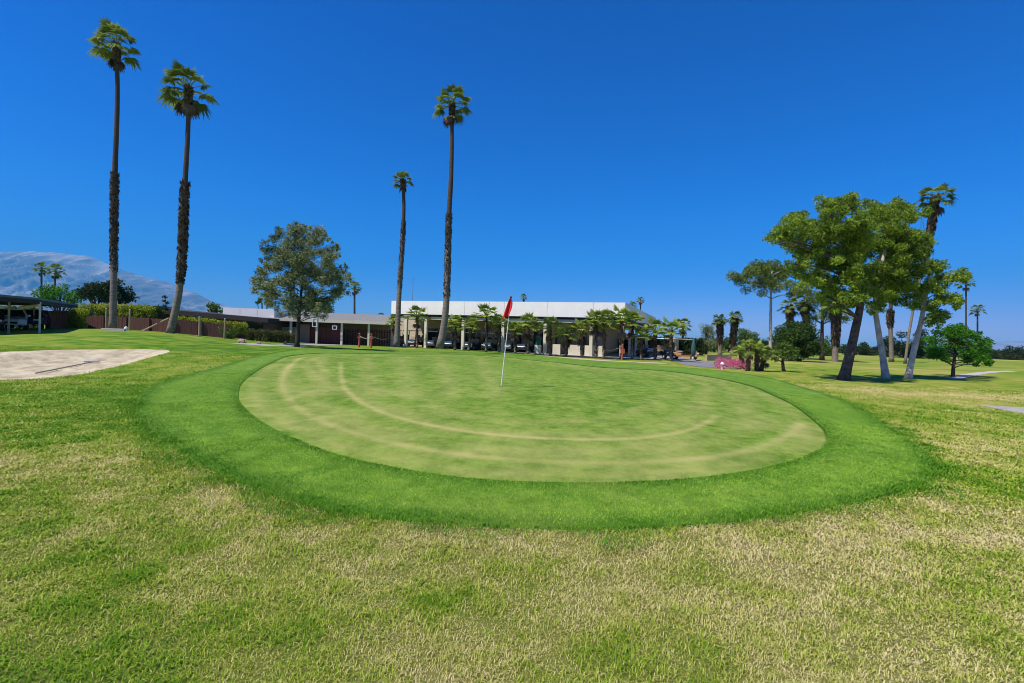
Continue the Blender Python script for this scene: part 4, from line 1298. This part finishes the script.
# white lantern-like frames hanging at the posts
for p, lab in ((314.5, "white sign board frame hanging on the second patio post"), (334.5, "white sign board frame hanging left of the third patio post")):
    s_ = lp(p, .1)
    t = thing("hanging_frame", lab, "sign frame", P0 * [1, 1, 0] + du * s_ + v3 * -.05 + [0, 0, (1.85 if p < 320 else 1.65)], math.atan2(du[1], du[0]))
    mb = MB(); hh = 1.0 if p < 320 else .4
    mb.box(-.24, .24, 0, .04, 0, .07); mb.box(-.24, .24, 0, .04, hh - .07, hh); mb.box(-.24, -.16, 0, .04, .073, hh - .073); mb.box(.16, .24, 0, .04, .073, hh - .073)
    mb.build("frame", M['white_plastic'], t)
    MB().tube([(0, .02, hh), (0, .02, hh + .15)], .012, 6).build("hook", M['rake_metal'], t)

# ------------------------------------------------------------------ brown house at left
H0 = at(118, 305.5, 47); H1 = at(268, 318.3, 47.6)
hu = H1 - H0; hz0, hz1 = H0[2], H1[2]; hu[2] = 0; Lh = np.linalg.norm(hu); hu /= Lh
hv = np.array([-hu[1], hu[0], 0])
house = thing("brown_house", "low brown house with a dark flat roof and white clerestory box", "house", (H0[0], H0[1], .4), math.atan2(hu[1], hu[0]))
zr0, zr1 = hz0 - .4, hz1 - .4
mb = MB(); mb.slab([(0, 0, zr0), (Lh, 0, zr1), (Lh, 9, zr1 + .1), (0, 9, zr0 + .1)], .42); mb.build("roof", M['dark_roof'], house)
mb = MB(); mb.add([(.3, 1.0, -.6), (Lh - .3, 1.0, -.6), (Lh - .3, 1.0, zr1 - .43), (.3, 1.0, zr0 - .43), (.3, 8.5, -.6), (Lh - .3, 8.5, -.6), (Lh - .3, 8.5, zr1 - .35), (.3, 8.5, zr0 - .35)],
                  [(0, 1, 2, 3), (1, 5, 6, 2), (5, 4, 7, 6), (4, 0, 3, 7), (3, 2, 6, 7)])
mb.build("wall", M['brown_wall'], house)
def lh(px, t): return lp(px, t, H0, hu)
c0, c1 = lh(222, 2.6), lh(273.5, 2.6)
mb = MB()
for i in range(3): mb.box(c0 + (c1 - c0) * i / 3 + .02, c0 + (c1 - c0) * (i + 1) / 3 - .02, 2.6, 7.5, min(zr0, zr1) - .2, zr1 + .98)
mb.build("clerestory", M['white_wall'], house)
for p0, p1 in ((224, 237), (239, 243)):
    MB().box(lh(p0, 1), lh(p1, 1), .94, .997, .1, 1.9).build("door", M['brown_fence'], house)
MB().box(lh(246, .9), lh(262, .9), .93, .996, .9, 1.75).build("window", M['glass'], house)
s0, s1 = lh(251, -1), lh(298, -1)
wl = tag(MB().box(0, 5.0, 0, .2, -.3, 1.5).build("garden_wall", M['tan_block'], None, at(252, 330, 51.5) * [1, 1, 0] + [0, 0, .25], math.atan2(hu[1], hu[0]) * .3),
         "low tan block garden wall behind the clipped dull hedges", "wall")
# pergola by the tallest palm
Q0 = at(99, 303.5, 45.6); Q1 = at(146, 305.3, 45.6)
perg = thing("pergola", "small tan-edged pergola roof behind the tallest palm", "pergola", (Q0[0], Q0[1], tz(Q0[0], Q0[1])), 0)
pl_ = Q1[0] - Q0[0]; hq = Q0[2] - tz(Q0[0], Q0[1])
mb = MB(); mb.slab([(0, 0, hq), (pl_, 0, hq), (pl_, 4, hq + .05), (0, 4, hq + .05)], .10); mb.build("roof", M['wood_post'], perg)
mb = MB()
for i in range(13): mb.box(i * pl_ / 12.6 + .02, i * pl_ / 12.6 + .1, -.3, 3.9, hq - .3, hq - .11)
mb.build("rafters", M['brown_wall'], perg)
for i in (.5, pl_ - .5): MB().box(i, i + .12, .2, .32, -.2, hq - .305).build("post", M['wood_post'], perg)


# fences
def board_fence(label, px0, px1, Y0, Y1, h, m, name="board_fence"):
    a = foot(px0, Y0); b_ = foot(px1, Y1); d = b_ - a; L = np.hypot(d[0], d[1]); ang = math.atan2(d[1], d[0])
    t = thing(name, label, "fence", a, ang)
    n = int(L / .16); mb = MB()
    for i in range(n):
        s_ = (i + .5) / n; zz = tz(a[0] + d[0] * s_, a[1] + d[1] * s_) - a[2]
        mb.box(i * L / n + .006, (i + 1) * L / n - .006, rnd.uniform(-.01, .01), .03, zz - .15, zz + h + rnd.uniform(-.02, .02))
    mb.build("boards", m, t)
    k = int(L / 2.4) + 1
    for i in range(k + 1):
        s_ = i / k; zz = tz(a[0] + d[0] * s_, a[1] + d[1] * s_) - a[2]
        MB().box(s_ * L - .05, s_ * L + .05, -.12, -.02, zz - .2, zz + h + .05).build("post", m, t)
    return t


board_fence("dark brown board fence below the long hedge, behind the tallest palm", 81, 172, 43.6, 43.6, 1.15, M['brown_fence'])
board_fence("dark brown board fence stretching right from the kinked palm", 174, 228, 43.4, 44.5, 1.2, M['brown_fence'])
board_fence("weathered reddish board fence between the carport and the hedge block", 47, 72, 42, 42, 1.5, mat("weathered_boards", (.22, .13, .10), .85, .4, 3, .2, 30, stretch=(5, 5, .6)))

for px, pt, pb, lab in ((106, 309, 331, "wooden pole left of the tallest palm's foot"), (129.5, 310, 331, "wooden pole between the tallest palm and the sloping rail"),
                        (199.3, 317.5, 336.5, "lone wooden pole right of the kinked palm's foot"), (224.5, 319, 338, "wooden pole beside the white-flowering shrub")):
    bs = ground_at(px, pb); tp = at(px, pt, bs[1])
    if bs[1] > 42: bs = foot(px, 41.5); tp = at(px, pt, 41.5)
    t = thing("wooden_pole", lab, "pole", bs, 0, "wooden poles along the brown fence")
    h = tp[2] - bs[2]
    MB().tube([(0, 0, -.2), (0, 0, h)], [.075, .065], 8).build("shaft", M['wood_post'], t)
    MB().lathe([(.07, h), (.08, h + .02), (.05, h + .06), (.0, h + .065)], n=8).build("cap", M['rake_metal'], t)
g1 = foot(144, 40.5); g2 = at(169, 318, 38)
t = thing("sloping_rail", "long wooden rail sloping up to the kinked palm's trunk", "rail", g1)
MB().tube([(0, 0, .05), g2 - g1], .055, 8).build("rail", M['wood_post'], t)
MB().box(-.12, .12, -.12, .12, -.05, .08).build("foot_block", M['concrete'], t)
t = thing("timber_edging", "pale timber edging at the foot of the tallest palm", "edging", foot(113, 36.4))
MB().box(-.8, .9, -.1, .08, -.08, .16).build("timber", M['path'], t, bevel=.02)
mb = MB(); mb.lathe([(.0, 0), (.12, .0), (.15, .11), (.12, .22), (.05, .28), (.0, .29)], n=12)
tag(mb.build("boulder", M['white_plastic'], None, foot(126, 41)), "small white rounded boulder right of the tallest palm's foot", "boulder")
# garden stones along the house bed
for px, pb, sz, lab in ((242, 343, .28, "orange-brown boulder left of the square hedge"), (259, 344.2, .16, "small flat stone before the square hedge"), (285, 344.6, .16, "flat reddish stone left of the shade tree's trunk")):
    g = ground_at(px, pb); g = g if g[1] < 46 else foot(px, 45.5)
    V = []
    mb = MB(); mb.lathe([(.0, -.05), (sz * .8, -.03), (sz, sz * .35), (sz * .75, sz * .75), (sz * .3, sz * .95), (0, sz)], n=9)
    for arr in mb.v: arr += rng.normal(0, sz * .06, arr.shape)
    tag(mb.build("garden_stone", M['stones'], None, g), lab, "stone", "stones in the garden bed")

# ------------------------------------------------------------------ carport with cars
C0 = at(39.5, 299.5, 32)
zc = tz(C0[0], C0[1])
carp = thing("carport", "dark open carport with a green-grey roof over parked cars", "carport", (C0[0], C0[1], zc), 0)
hc = C0[2] - zc
cp_ = lambda px, py, Y: at(px, py, Y) - np.array([C0[0], C0[1], zc])
NR, FR, NL, FL = cp_(39.5, 298, 32), cp_(78, 304, 43), cp_(-60, 288.5, 25.5), cp_(-120, 300, 46)
NR[2] = NL[2] = hc + .1; FR[2] = FL[2] = hc + .15
mb = MB(); mb.slab([NR, FR, FL, NL], .13); mb.build("roof", M['green_roof'], carp)
inn = (FL - NR) / np.linalg.norm(FL - NR)
for P_, Q_ in ((NR, FR), (NL, NR)):
    mb = MB(); off = np.array([0, 0, -.135]); mb.slab([P_ + off + inn * .03, Q_ + off + inn * .03, Q_ + off + inn * .12, P_ + off + inn * .12], .26); mb.build("fascia", M['dark_roof'], carp)
q_ = cp_(20, 304.5, 33.5)
MB().tube([NR + [0, 0, -.48], [q_[0], q_[1], NR[2] - .62]], .10, 4).build("brace", M['cream'], carp)
mb = MB()
for k_ in np.linspace(.08, .92, 7):
    A1 = NR * (1 - k_) + FR * k_; B1 = NL * (1 - k_) + FL * k_
    mb.tube([A1 * .97 + B1 * .03 + [0, 0, -.2], A1 * .05 + B1 * .95 + [0, 0, -.2]], .07, 4)
mb.build("rafters", M['dark_roof'], carp)
for px_, Y_ in ((39.5, 32.2), (8.5, 31), (9.8, 42), (31.5, 41), (33.5, 38), (-30, 30), (70, 42.5)):
    g_ = foot(px_, Y_) - np.array([C0[0], C0[1], zc])
    ang = -.75
    mb = MB(); mb.tube([g_ + [0, 0, -.2], [g_[0], g_[1], hc - .16]], .075, 4); mb.build("post", M['cream'] if px_ in (39.5, 9.8, 31.5) else M['wood_post'], carp)


def car(label, paint, loc, rz, group="cars parked in the carport"):
    t = thing("parked_car", label, "car", loc, rz, group)
    # length along y, nose at -y, width 1.78
    body = [(-2.2, .32), (-2.25, .55), (-2.15, .72), (-1.1, .90), (-.95, .93), (1.9, .98), (2.15, .92), (2.2, .5), (2.15, .3)]
    mb = MB()
    Mx = Matrix(((0, 1, 0, 0), (1, 0, 0, 0), (0, 0, 1, 0), (0, 0, 0, 1)))
    mb.prism(body, -.88, .88, Mx); mb.build("body", paint, t, bevel=.06)
    # cabin tapered
    v = []
    for z, y0, y1, w_ in ((.93, -.95, 1.95, .80), (1.42, -.15, 1.25, .60)):
        v += [(-w_, y0, z), (w_, y0, z), (w_, y1, z), (-w_, y1, z)]
    mb = MB(); mb.add(v, [(0, 1, 5, 4), (1, 2, 6, 5), (2, 3, 7, 6), (3, 0, 4, 7), (4, 5, 6, 7)]); mb.build("window", M['glass'], t)
    mb = MB(); mb.box(-.62, .62, -.2, 1.3, 1.423, 1.47)
    for sx in (-1, 1):
        mb.tube([(sx * .80, -.93, .94), (sx * .61, -.16, 1.43)], .035, 5); mb.tube([(sx * .80, 1.93, .94), (sx * .61, 1.24, 1.43)], .04, 5); mb.tube([(sx * .81, .45, .94), (sx * .61, .5, 1.43)], .03, 5)
    mb.build("roof", paint, t)
    for sx in (-1, 1):
        for y in (-1.4, 1.35):
            ww = MB(); ww.lathe([(.2, -.1), (.31, -.1), (.33, -.06), (.33, .06), (.31, .1), (.2, .1)], n=20)
            for arr in ww.v:
                a = arr.copy(); arr[:, 0] = a[:, 2] + sx * .80; arr[:, 1] = a[:, 1] + y; arr[:, 2] = a[:, 0] + .33
            wo = ww.build("wheel", M['rubber'], t)
            rr = MB(); rr.lathe([(0, -.105), (.19, -.105), (.2, .0), (.19, .105), (0, .105)], n=12)
            for arr in rr.v:
                a = arr.copy(); arr[:, 0] = a[:, 2] + sx * .805; arr[:, 1] = a[:, 1] + y; arr[:, 2] = a[:, 0] + .33
            rr.build("rim", M['chrome'], wo)
        MB().box(sx * .62 - .2, sx * .62 + .2, -2.26, -2.12, .6, .74).build("headlight", M['light_glass'], t, bevel=.03)
        MB().box(sx * .95 - .09, sx * .95 + .09, -.85, -.7, .95, 1.08).build("mirror", paint, t, bevel=.03)
    MB().box(-.4, .4, -2.27, -2.2, .42, .56).build("grille", M['rubber'], t)
    return t


for px, Y, lab, pm, rz in ((31, 38.5, "dark blue car parked nearest the cream carport post", M['car_blue'], .62), (-13, 34, "black car at the left edge, in the carport", M['car_black'], .75),
                           (11, 36, "white car parked between the two dark cars", M['car_white'], .74)):
    g = foot(px, Y)
    car(lab, pm, g, rz)
leafy("hedge", "dark hedge closing the cart yard right of the clubhouse", "hedge", hedge_line(620, 700, 68, 62, 0, 2.2, .8), M['dark_leaf'], 400, .12, .26)
leafy("hedge", "green hedge seen through the carport behind the white car", "hedge", hedge_line(-25, 33, 47, 47, 0, 1.9, .6), M['bush_leaf'], 700, .1, .2)

# ------------------------------------------------------------------ golf carts
def golf_cart(label, loc, rz, paint, top, group, cowl=None):
    t = thing("golf_cart", label, "golf cart", loc, rz, group)
    Mx = Matrix(((0, 1, 0, 0), (1, 0, 0, 0), (0, 0, 1, 0), (0, 0, 0, 1)))
    # nose at -y
    mb = MB()
    mb.prism([(-1.2, .28), (-1.22, .55), (-1.05, .78), (-.78, .84), (-.7, .8), (-.62, .34), (.15, .30), (.2, .62), (.95, .66), (1.15, .6), (1.15, .3)], -.58, .58, Mx)
    mb.build("body", paint, t, bevel=.05)
    mb = MB(); mb.prism([(-1.235, .56), (-1.07, .80), (-.80, .865), (-.80, .845), (-1.06, .775), (-1.215, .56)], -.40, .40, Mx); mb.build("cowl", cowl or paint, t)
    mb = MB(); mb.box(-.55, .55, .12, .62, .67, .80); mb.build("seat", M['seat_tan'], t, bevel=.04)
    mb = MB(); mb.box(-.55, .55, .62, .72, .80, 1.2); mb.build("backrest", M['seat_tan'], t, bevel=.04)
    mb = MB(); mb.slab([(-.62, -.75, 1.88), (.62, -.75, 1.88), (.62, .95, 1.9), (-.62, .95, 1.9)], .08); mb.build("roof", top, t, bevel=.03)
    for sx in (-1, 1):
        MB().tube([(sx * .55, -.8, .8), (sx * .56, -.62, 1.8)], .022, 6).build("roof_post", M['black_vinyl'], t)
        MB().tube([(sx * .55, .8, .64), (sx * .56, .85, 1.82)], .022, 6).build("roof_post", M['black_vinyl'], t)
        for y in (-.82, .78):
            ww = MB(); ww.lathe([(.1, -.09), (.2, -.1), (.23, -.06), (.23, .06), (.2, .1), (.1, .09)], n=14)
            for arr in ww.v:
                a = arr.copy(); arr[:, 0] = a[:, 2] + sx * .52; arr[:, 1] = a[:, 1] + y; arr[:, 2] = a[:, 0] + .23
            wo = ww.build("wheel", M['rubber'], t)
            rr = MB(); rr.lathe([(0, -.1), (.1, -.1), (.11, 0), (.1, .1), (0, .1)], n=10)
            for arr in rr.v:
                a = arr.copy(); arr[:, 0] = a[:, 2] + sx * .525; arr[:, 1] = a[:, 1] + y; arr[:, 2] = a[:, 0] + .23
            rr.build("rim", M['white_plastic'], wo)
        MB().box(sx * .4 - .1, sx * .4 + .1, -1.24, -1.14, .58, .68).build("headlight", M['light_glass'], t, bevel=.02)
    mb = MB(); mb.tube([(-.28, -.62, .7), (-.28, -.38, 1.0)], .02, 6)
    mb.tube([(-.28 + .17 * math.cos(a), -.38 + .05 * math.sin(a), 1.0 + .16 * math.sin(a)) for a in np.linspace(0, 6.28, 14)], .015, 5)
    mb.build("steering_wheel", M['black_vinyl'], t)
    for sx in (-.25, .25):   # golf bags at the back
        mb = MB(); mb.tube([(sx, 1.0, .6), (sx, 1.12, 1.35)], [.13, .15], 10); mb.build("golf_bag", M['black_vinyl'], t)
    return t


GC_ = "golf carts parked under the arcade"
protoA = protoB = None
vdir = np.array([-u_[1], u_[0], 0])
slots = [(416, "golf cart under the arcade between the second and third columns"), (434, "golf cart behind the taller leaning palm's foot"),
         (452, "golf cart just left of the fourth arcade column"), (472, "golf cart just right of the fourth arcade column, behind a leaning young palm"),
         (490, "golf cart under the arcade left of the fifth column"), (510, "golf cart with a pale cowl under the arcade just right of the flagstick"),
         (525, "golf cart under the arcade left of the cream bin box"), (401, "dim golf cart at the left end of the arcade, beside the slimmer palm")]
for i, (px, lab) in enumerate(slots):
    s_ = s_of(px, 2.6)
    loc = A_ + u_ * s_ + vdir * 2.6; loc[2] = -.015
    rz = rzc + rnd.uniform(-.12, .12)
    if i % 2 == 0:
        if protoA is None: protoA = golf_cart(lab, loc, rz, M['dark_paint'], M['white_plastic'], GC_, M['white_plastic'])
        else: dup(protoA, loc, rz, lab)
    else:
        if protoB is None: protoB = golf_cart(lab, loc, rz, M['grey_paint'], M['white_plastic'], GC_, M['white_plastic'])
        else: dup(protoB, loc, rz, lab)
for px, Y, lab, pm, tp, rz in ((664.5, 46.5, "dark golf cart with a pale top parked right of the clubhouse corner", M['dark_paint'], M['white_plastic'], .25),
                               (684, 45.5, "orange-tan golf cart parked side-on at the end of the row", M['tan_paint'], M['seat_tan'], 1.1),
                               (646, 50, "shaded golf cart behind the smallest bright young palm", M['dark_paint'], M['black_vinyl'], .2)):
    g = foot(px, Y); g[2] += .02
    golf_cart(lab, g, rz, pm, tp, "golf carts parked at the clubhouse corner")

# bin box and cooler beside the sixth column
g = A_ + u_ * s_of(538, -.1) + vdir * -.1
t = thing("bin_box", "cream box bin with a green lid left of the sixth arcade column", "bin", (g[0], g[1], -.02), rzc)
MB().box(-.28, .28, -.25, .25, 0, .85).build("body", M['cream'], t, bevel=.02)
mb = MB(); mb.lathe([(.25, .853), (.26, .9), (.24, 1.4), (.2, 1.5), (.05, 1.55), (0, 1.55)], n=14); mb.build("lid", M['bin_green'], t)
# closed parasol by the driveway
g = foot(693, 44)
t = thing("closed_parasol", "closed blue-green parasol standing beside the driveway", "parasol", g)
mb = MB(); mb.lathe([(.10, .45), (.2, .6), (.21, 1.0), (.15, 1.5), (.07, 1.85), (.0, 1.9)], n=14); mb.build("canopy", M['green_fabric'], t, smooth_=True)
MB().tube([(0, 0, 0), (0, 0, 2.0)], .03, 8).build("pole", M['chrome'], t)
MB().lathe([(.0, .0), (.3, .0), (.3, .06), (.1, .12), (0, .12)], n=16).build("base", M['concrete'], t)
# low tan wall beyond the flowers
g = foot(707, 46); g2 = foot(731, 48)
d = g2 - g
tag(MB().box(0, np.hypot(d[0], d[1]), 0, .25, -.2, .55).build("low_wall", M['tan_block'], None, g, math.atan2(d[1], d[0])), "low tan wall behind the pink flowers", "wall")
g = ground_at(722, 370)
t = thing("path_light", "small white garden light at the edge of the pink flowers", "garden light", g)
MB().lathe([(.05, 0), (.05, .3), (.0, .31)], n=10).build("post", M['white_plastic'], t)
MB().lathe([(.0, .313), (.12, .32), (.11, .38), (.03, .46), (0, .47)], n=12).build("lamp_cap", M['white_plastic'], t)
# red rope posts
GR = "red rope posts by the walkway"
rp_ = []
for px, Y, lab in ((359, 46.3, "rusty red rope post by the patio, leftmost of three"), (371, 46, "rusty red rope post right beside the first, near the patio"), (622, 42.2, "red rope post at the clubhouse corner")):
    g = foot(px, Y); rp_.append(g)
    t = thing("rope_post", lab, "post", g, 0, GR)
    MB().tube([(0, 0, -.1), (.03, 0, 1.2)], [.09, .075], 8).build("shaft", M['red_paint'], t)
    MB().lathe([(.09, 1.2), (.1, 1.25), (.06, 1.32), (0, 1.33)], n=10).build("cap", M['red_paint'], t)
    MB().box(-.15, .2, -.07, .07, .55 if px > 600 else .85, .95 if px > 600 else .97).build("sign_plate", M['red_paint'], t)


def rope(name, lab, a, b_, sag):
    a = np.asarray(a); b_ = np.asarray(b_); m = (a + b_) / 2 - [0, 0, sag]
    P = bez(a, m, b_, 14)
    tag(MB().tube(P - P[0], .022, 5).build(name, M['rope'], None, P[0]), lab, "rope")


rope("rope", "pale rope strung between the two red posts by the patio", rp_[0] + [0, 0, 1.1], rp_[1] + [0, 0, 1.1], .5)
rope("rope", "pale rope sagging from the second red post to the clubhouse", rp_[1] + [0, 0, 1.1], A_ + u_ * cols[0] + [0, 0, .95], .4)
rope("rope", "pale rope rising from the clubhouse corner post to the left", rp_[2] + [0, 0, 1.2], A_ + u_ * (cols[6] + 1.2) + vdir * -.8 + [0, 0, .75], .5)

# ------------------------------------------------------------------ flagstick
g = ground_at(501, 387); g[2] += .004
fs = thing("flagstick", "leaning white flagstick standing in the hole of the putting green", "flagstick", g)
dpt = g[1]
tp_ = at(510.9, 296.5, dpt) - g
H_ = tp_
pts = [H_ * t for t in np.linspace(0, 1, 9)]
mb = MB(); mb.tube(np.array(pts) + [0, 0, -.05], np.linspace(.0125, .009, 9), 8); mb.build("stick", M['stick'], fs)
mb = MB(); mb.lathe([(.0, 0), (.022, .0), (.03, .03), (.022, .06), (0, .07)], (H_[0], H_[1], H_[2] - .06), 10); mb.build("finial", M['rubber'], fs)
# drooping flag cloth: hangs along the stick, folded
nu, nv = 14, 12
V = []
for i in range(nu):
    u = i / (nu - 1)                      # away from the stick
    for j in range(nv):
        v = j / (nv - 1)                  # down
        hoist = H_ * (.985 * (1 - v) + .80 * v)
        x = (1 - u) * (.012 + .055 * math.sin(math.pi * v ** .8)) - u * (.02 + .165 * v ** .8)
        yy = -.03 - .035 * math.sin(u * 8.5 + v * 1.2) * (.4 + .6 * v)
        z = -.14 * u * v - .02 * math.sin(u * 7) * v
        V.append(hoist + [x, yy, z])
Fq = [(i * nv + j, (i + 1) * nv + j, (i + 1) * nv + j + 1, i * nv + j + 1) for i in range(nu - 1) for j in range(nv - 1)]
fl = np_mesh("flag", V, Fq, M['red_cloth'], parent=fs, smooth_=True)
sm = fl.modifiers.new("thick", 'SOLIDIFY'); sm.thickness = .006
mb = MB(); mb.lathe([(.0, .002), (.054, .002), (.056, .005), (.0, .006)], n=20)
tag(mb.build("hole_cup", M['rubber'], None, g), "dark hole cup at the foot of the flagstick", "golf hole")

# ------------------------------------------------------------------ bunker rake
r1 = ground_at(36, 359); r2 = ground_at(92, 351.5)
for q in (r1, r2): q[2] = float(sand_z(np.array([q[0]]), np.array([q[1]]))[0]) + .05
rake = thing("bunker_rake", "bunker rake lying on the sand with its head to the right", "rake", r2)
mb = MB(); mb.tube([(0, 0, .02), (r1 - r2)], .022, 8); mb.build("handle", M['rake_wood'], rake)
dr = (r2 - r1); dr[2] = 0; dr /= np.linalg.norm(dr); sr = np.array([-dr[1], dr[0], 0])
mb = MB(); mb.tube([sr * -.26 + dr * .02 + [0, 0, .05], sr * .26 + dr * .02 + [0, 0, .05]], .03, 8)
for k in np.linspace(-.25, .25, 9): mb.tube([sr * k + [0, 0, .05], sr * k + dr * .02 + [0, 0, -.06]], [.012, .005], 5)
mb.build("head", M['rake_metal'], rake)
# a pale fallen leaf on the fringe
g = ground_at(211, 457); g[2] += .022
vv = [(-.045, 0, 0), (-.01, .02, .018), (.05, .006, .03), (.03, -.02, .012), (-.01, -.022, .004), (-.045, 0, .004)]
mb = MB(); mb.add(vv[:5], [(0, 4, 3, 2, 1)], .9)
o = mb.build("fallen_leaf", M['dead_leaf'], None, g); so_ = o.modifiers.new("thick", 'SOLIDIFY'); so_.thickness = .003
tag(o, "curled tan leaf lying on the left of the bright green fringe", "leaf")

# ------------------------------------------------------------------ mountains
def mountain_mat(name, c1, c2, c3):
    m = bpy.data.materials.new(name); m.use_nodes = True
    nt = m.node_tree; b = nt.nodes["Principled BSDF"]; b.inputs["Roughness"].default_value = 1; b.inputs["Specular IOR Level"].default_value = 0
    tc = nt.nodes.new("ShaderNodeTexCoord")
    mp = nd(nt, "ShaderNodeMapping"); mp.inputs["Scale"].default_value = (1, .3, .62); nt.links.new(tc.outputs["Object"], mp.inputs[0])
    n = nd(nt, "ShaderNodeTexNoise", i_Scale=.008, i_Detail=9.0, i_Roughness=.72); nt.links.new(mp.outputs[0], n.inputs["Vector"])
    sa = nd(nt, "ShaderNodeAttribute", attribute_name="scree_shading")
    ad = nd(nt, "ShaderNodeMath", operation='MULTIPLY_ADD'); nt.links.new(n.outputs[0], ad.inputs[0]); ad.inputs[1].default_value = .5; nt.links.new(sa.outputs["Fac"], ad.inputs[2])
    nt.links.new(ramp(nt, ad.outputs[0], [(.16, c1), (.36, c2), (.64, c3)]), b.inputs["Base Color"])
    return m


def range_(name, prof, Yr, Yf, m, cols_=260, rows=70, rough=1.0):
    px = np.array([p[0] for p in prof], float); py = np.array([p[1] for p in prof], float)
    P = np.linspace(px[0], px[-1], cols_)
    top = np.array([at(p, q, Yr) for p, q in zip(P, np.interp(P, px, py) + 2.2 * (fbm(P, P * 0, 9, 4) - .5))])
    V = []
    SC = []
    for j in range(rows):
        v = j / (rows - 1)                 # 0 foot, 1 ridge
        y = Yf + (Yr - Yf) * v
        xx = top[:, 0] * (y / Yr) * .35 + top[:, 0] * .65
        hgt = (top[:, 2] + 5) * (v ** .75)
        gul = np.abs(fbm(xx + 3000 + (y - Yf) * .25, np.full_like(xx, y * .07), 400, 5) - .5) * 2
        gul2 = np.abs(fbm(xx - (y - Yf) * .35, np.full_like(xx, y * .10) + 777, 160, 4) - .5) * 2
        z = hgt - (gul * .62 + gul2 * .30) * hgt * (1 - v ** 4) * rough * (.4 + .6 * (1 - v)) * 1.7 - 5
        V.append(np.c_[xx, np.full_like(xx, y), z]); SC.append(np.clip(.15 + 1.0 * gul + .9 * gul2 - .5 + 1.2 * (fbm(xx, np.full_like(xx, y * .8), 800, 5) - .45), 0, 1))  # pale talus in gullies; relief shading is painted into the rock colour too
    # back slope
    V.append(np.c_[top[:, 0], np.full(cols_, Yr + (Yr - Yf) * .7), np.full(cols_, -6.0)])
    V = np.array(V); n = cols_; SC.append(SC[-1])
    Fc = [(j * n + i, j * n + i + 1, (j + 1) * n + i + 1, (j + 1) * n + i) for j in range(rows) for i in range(n - 1)]
    return kind(np_mesh(name, V.reshape(-1, 3), Fc, m, attrs={"scree_shading": np.concatenate(SC)}), "structure")


left_prof = [(-700, 300), (-400, 275), (-200, 262), (-90, 256), (-30, 254), (0, 252.5), (20, 251.5), (40, 252), (55, 252.5), (70, 254), (85, 255.5), (95, 258), (110, 265), (125, 270.5), (135, 274), (150, 278),
             (165, 281), (180, 287), (195, 293), (210, 300), (225, 305.5), (240, 311), (262, 319), (300, 328.5)]
range_("mountains", left_prof, 11500, 7500, mountain_mat("mountain_rock", (.12, .10, .085), (.25, .205, .175), (.46, .395, .335)), 420, 110)
right_prof = [(800, 346.5), (840, 346), (880, 347), (930, 346.5), (970, 345), (990, 343), (1005, 341.8), (1024, 340.5), (1060, 338), (1120, 339), (1300, 341), (1500, 350)]
range_("hills", right_prof, 13000, 10500, mountain_mat("far_hill_rock", (.34, .26, .23), (.46, .36, .32), (.56, .46, .41)), 160, 30)

# ------------------------------------------------------------------ haze
hz = MB().box(-15000, 15000, -650, 14900, -9, 2600)
hm = bpy.data.materials.new("haze_air"); hm.use_nodes = True
nt = hm.node_tree
for n in list(nt.nodes):
    if n.type == 'BSDF_PRINCIPLED': nt.nodes.remove(n)
pv = nt.nodes.new("ShaderNodeVolumePrincipled"); pv.inputs["Color"].default_value = (.07, .54, 1, 1); pv.inputs["Density"].default_value = 7.5e-5
pv.inputs["Anisotropy"].default_value = .0
nt.links.new(pv.outputs[0], nt.nodes["Material Output"].inputs["Volume"])
ho = kind(hz.build("haze", hm), "stuff"); ho["label"] = "thin blue air haze over the valley"

cy = scene.cycles
cy.filter_width = 1.0
cy.max_bounces = 6; cy.transparent_max_bounces = 6; cy.volume_bounces = 0; cy.diffuse_bounces = 3; cy.glossy_bounces = 2; cy.transmission_bounces = 3
cy.use_denoising = True
cy.use_adaptive_sampling = True
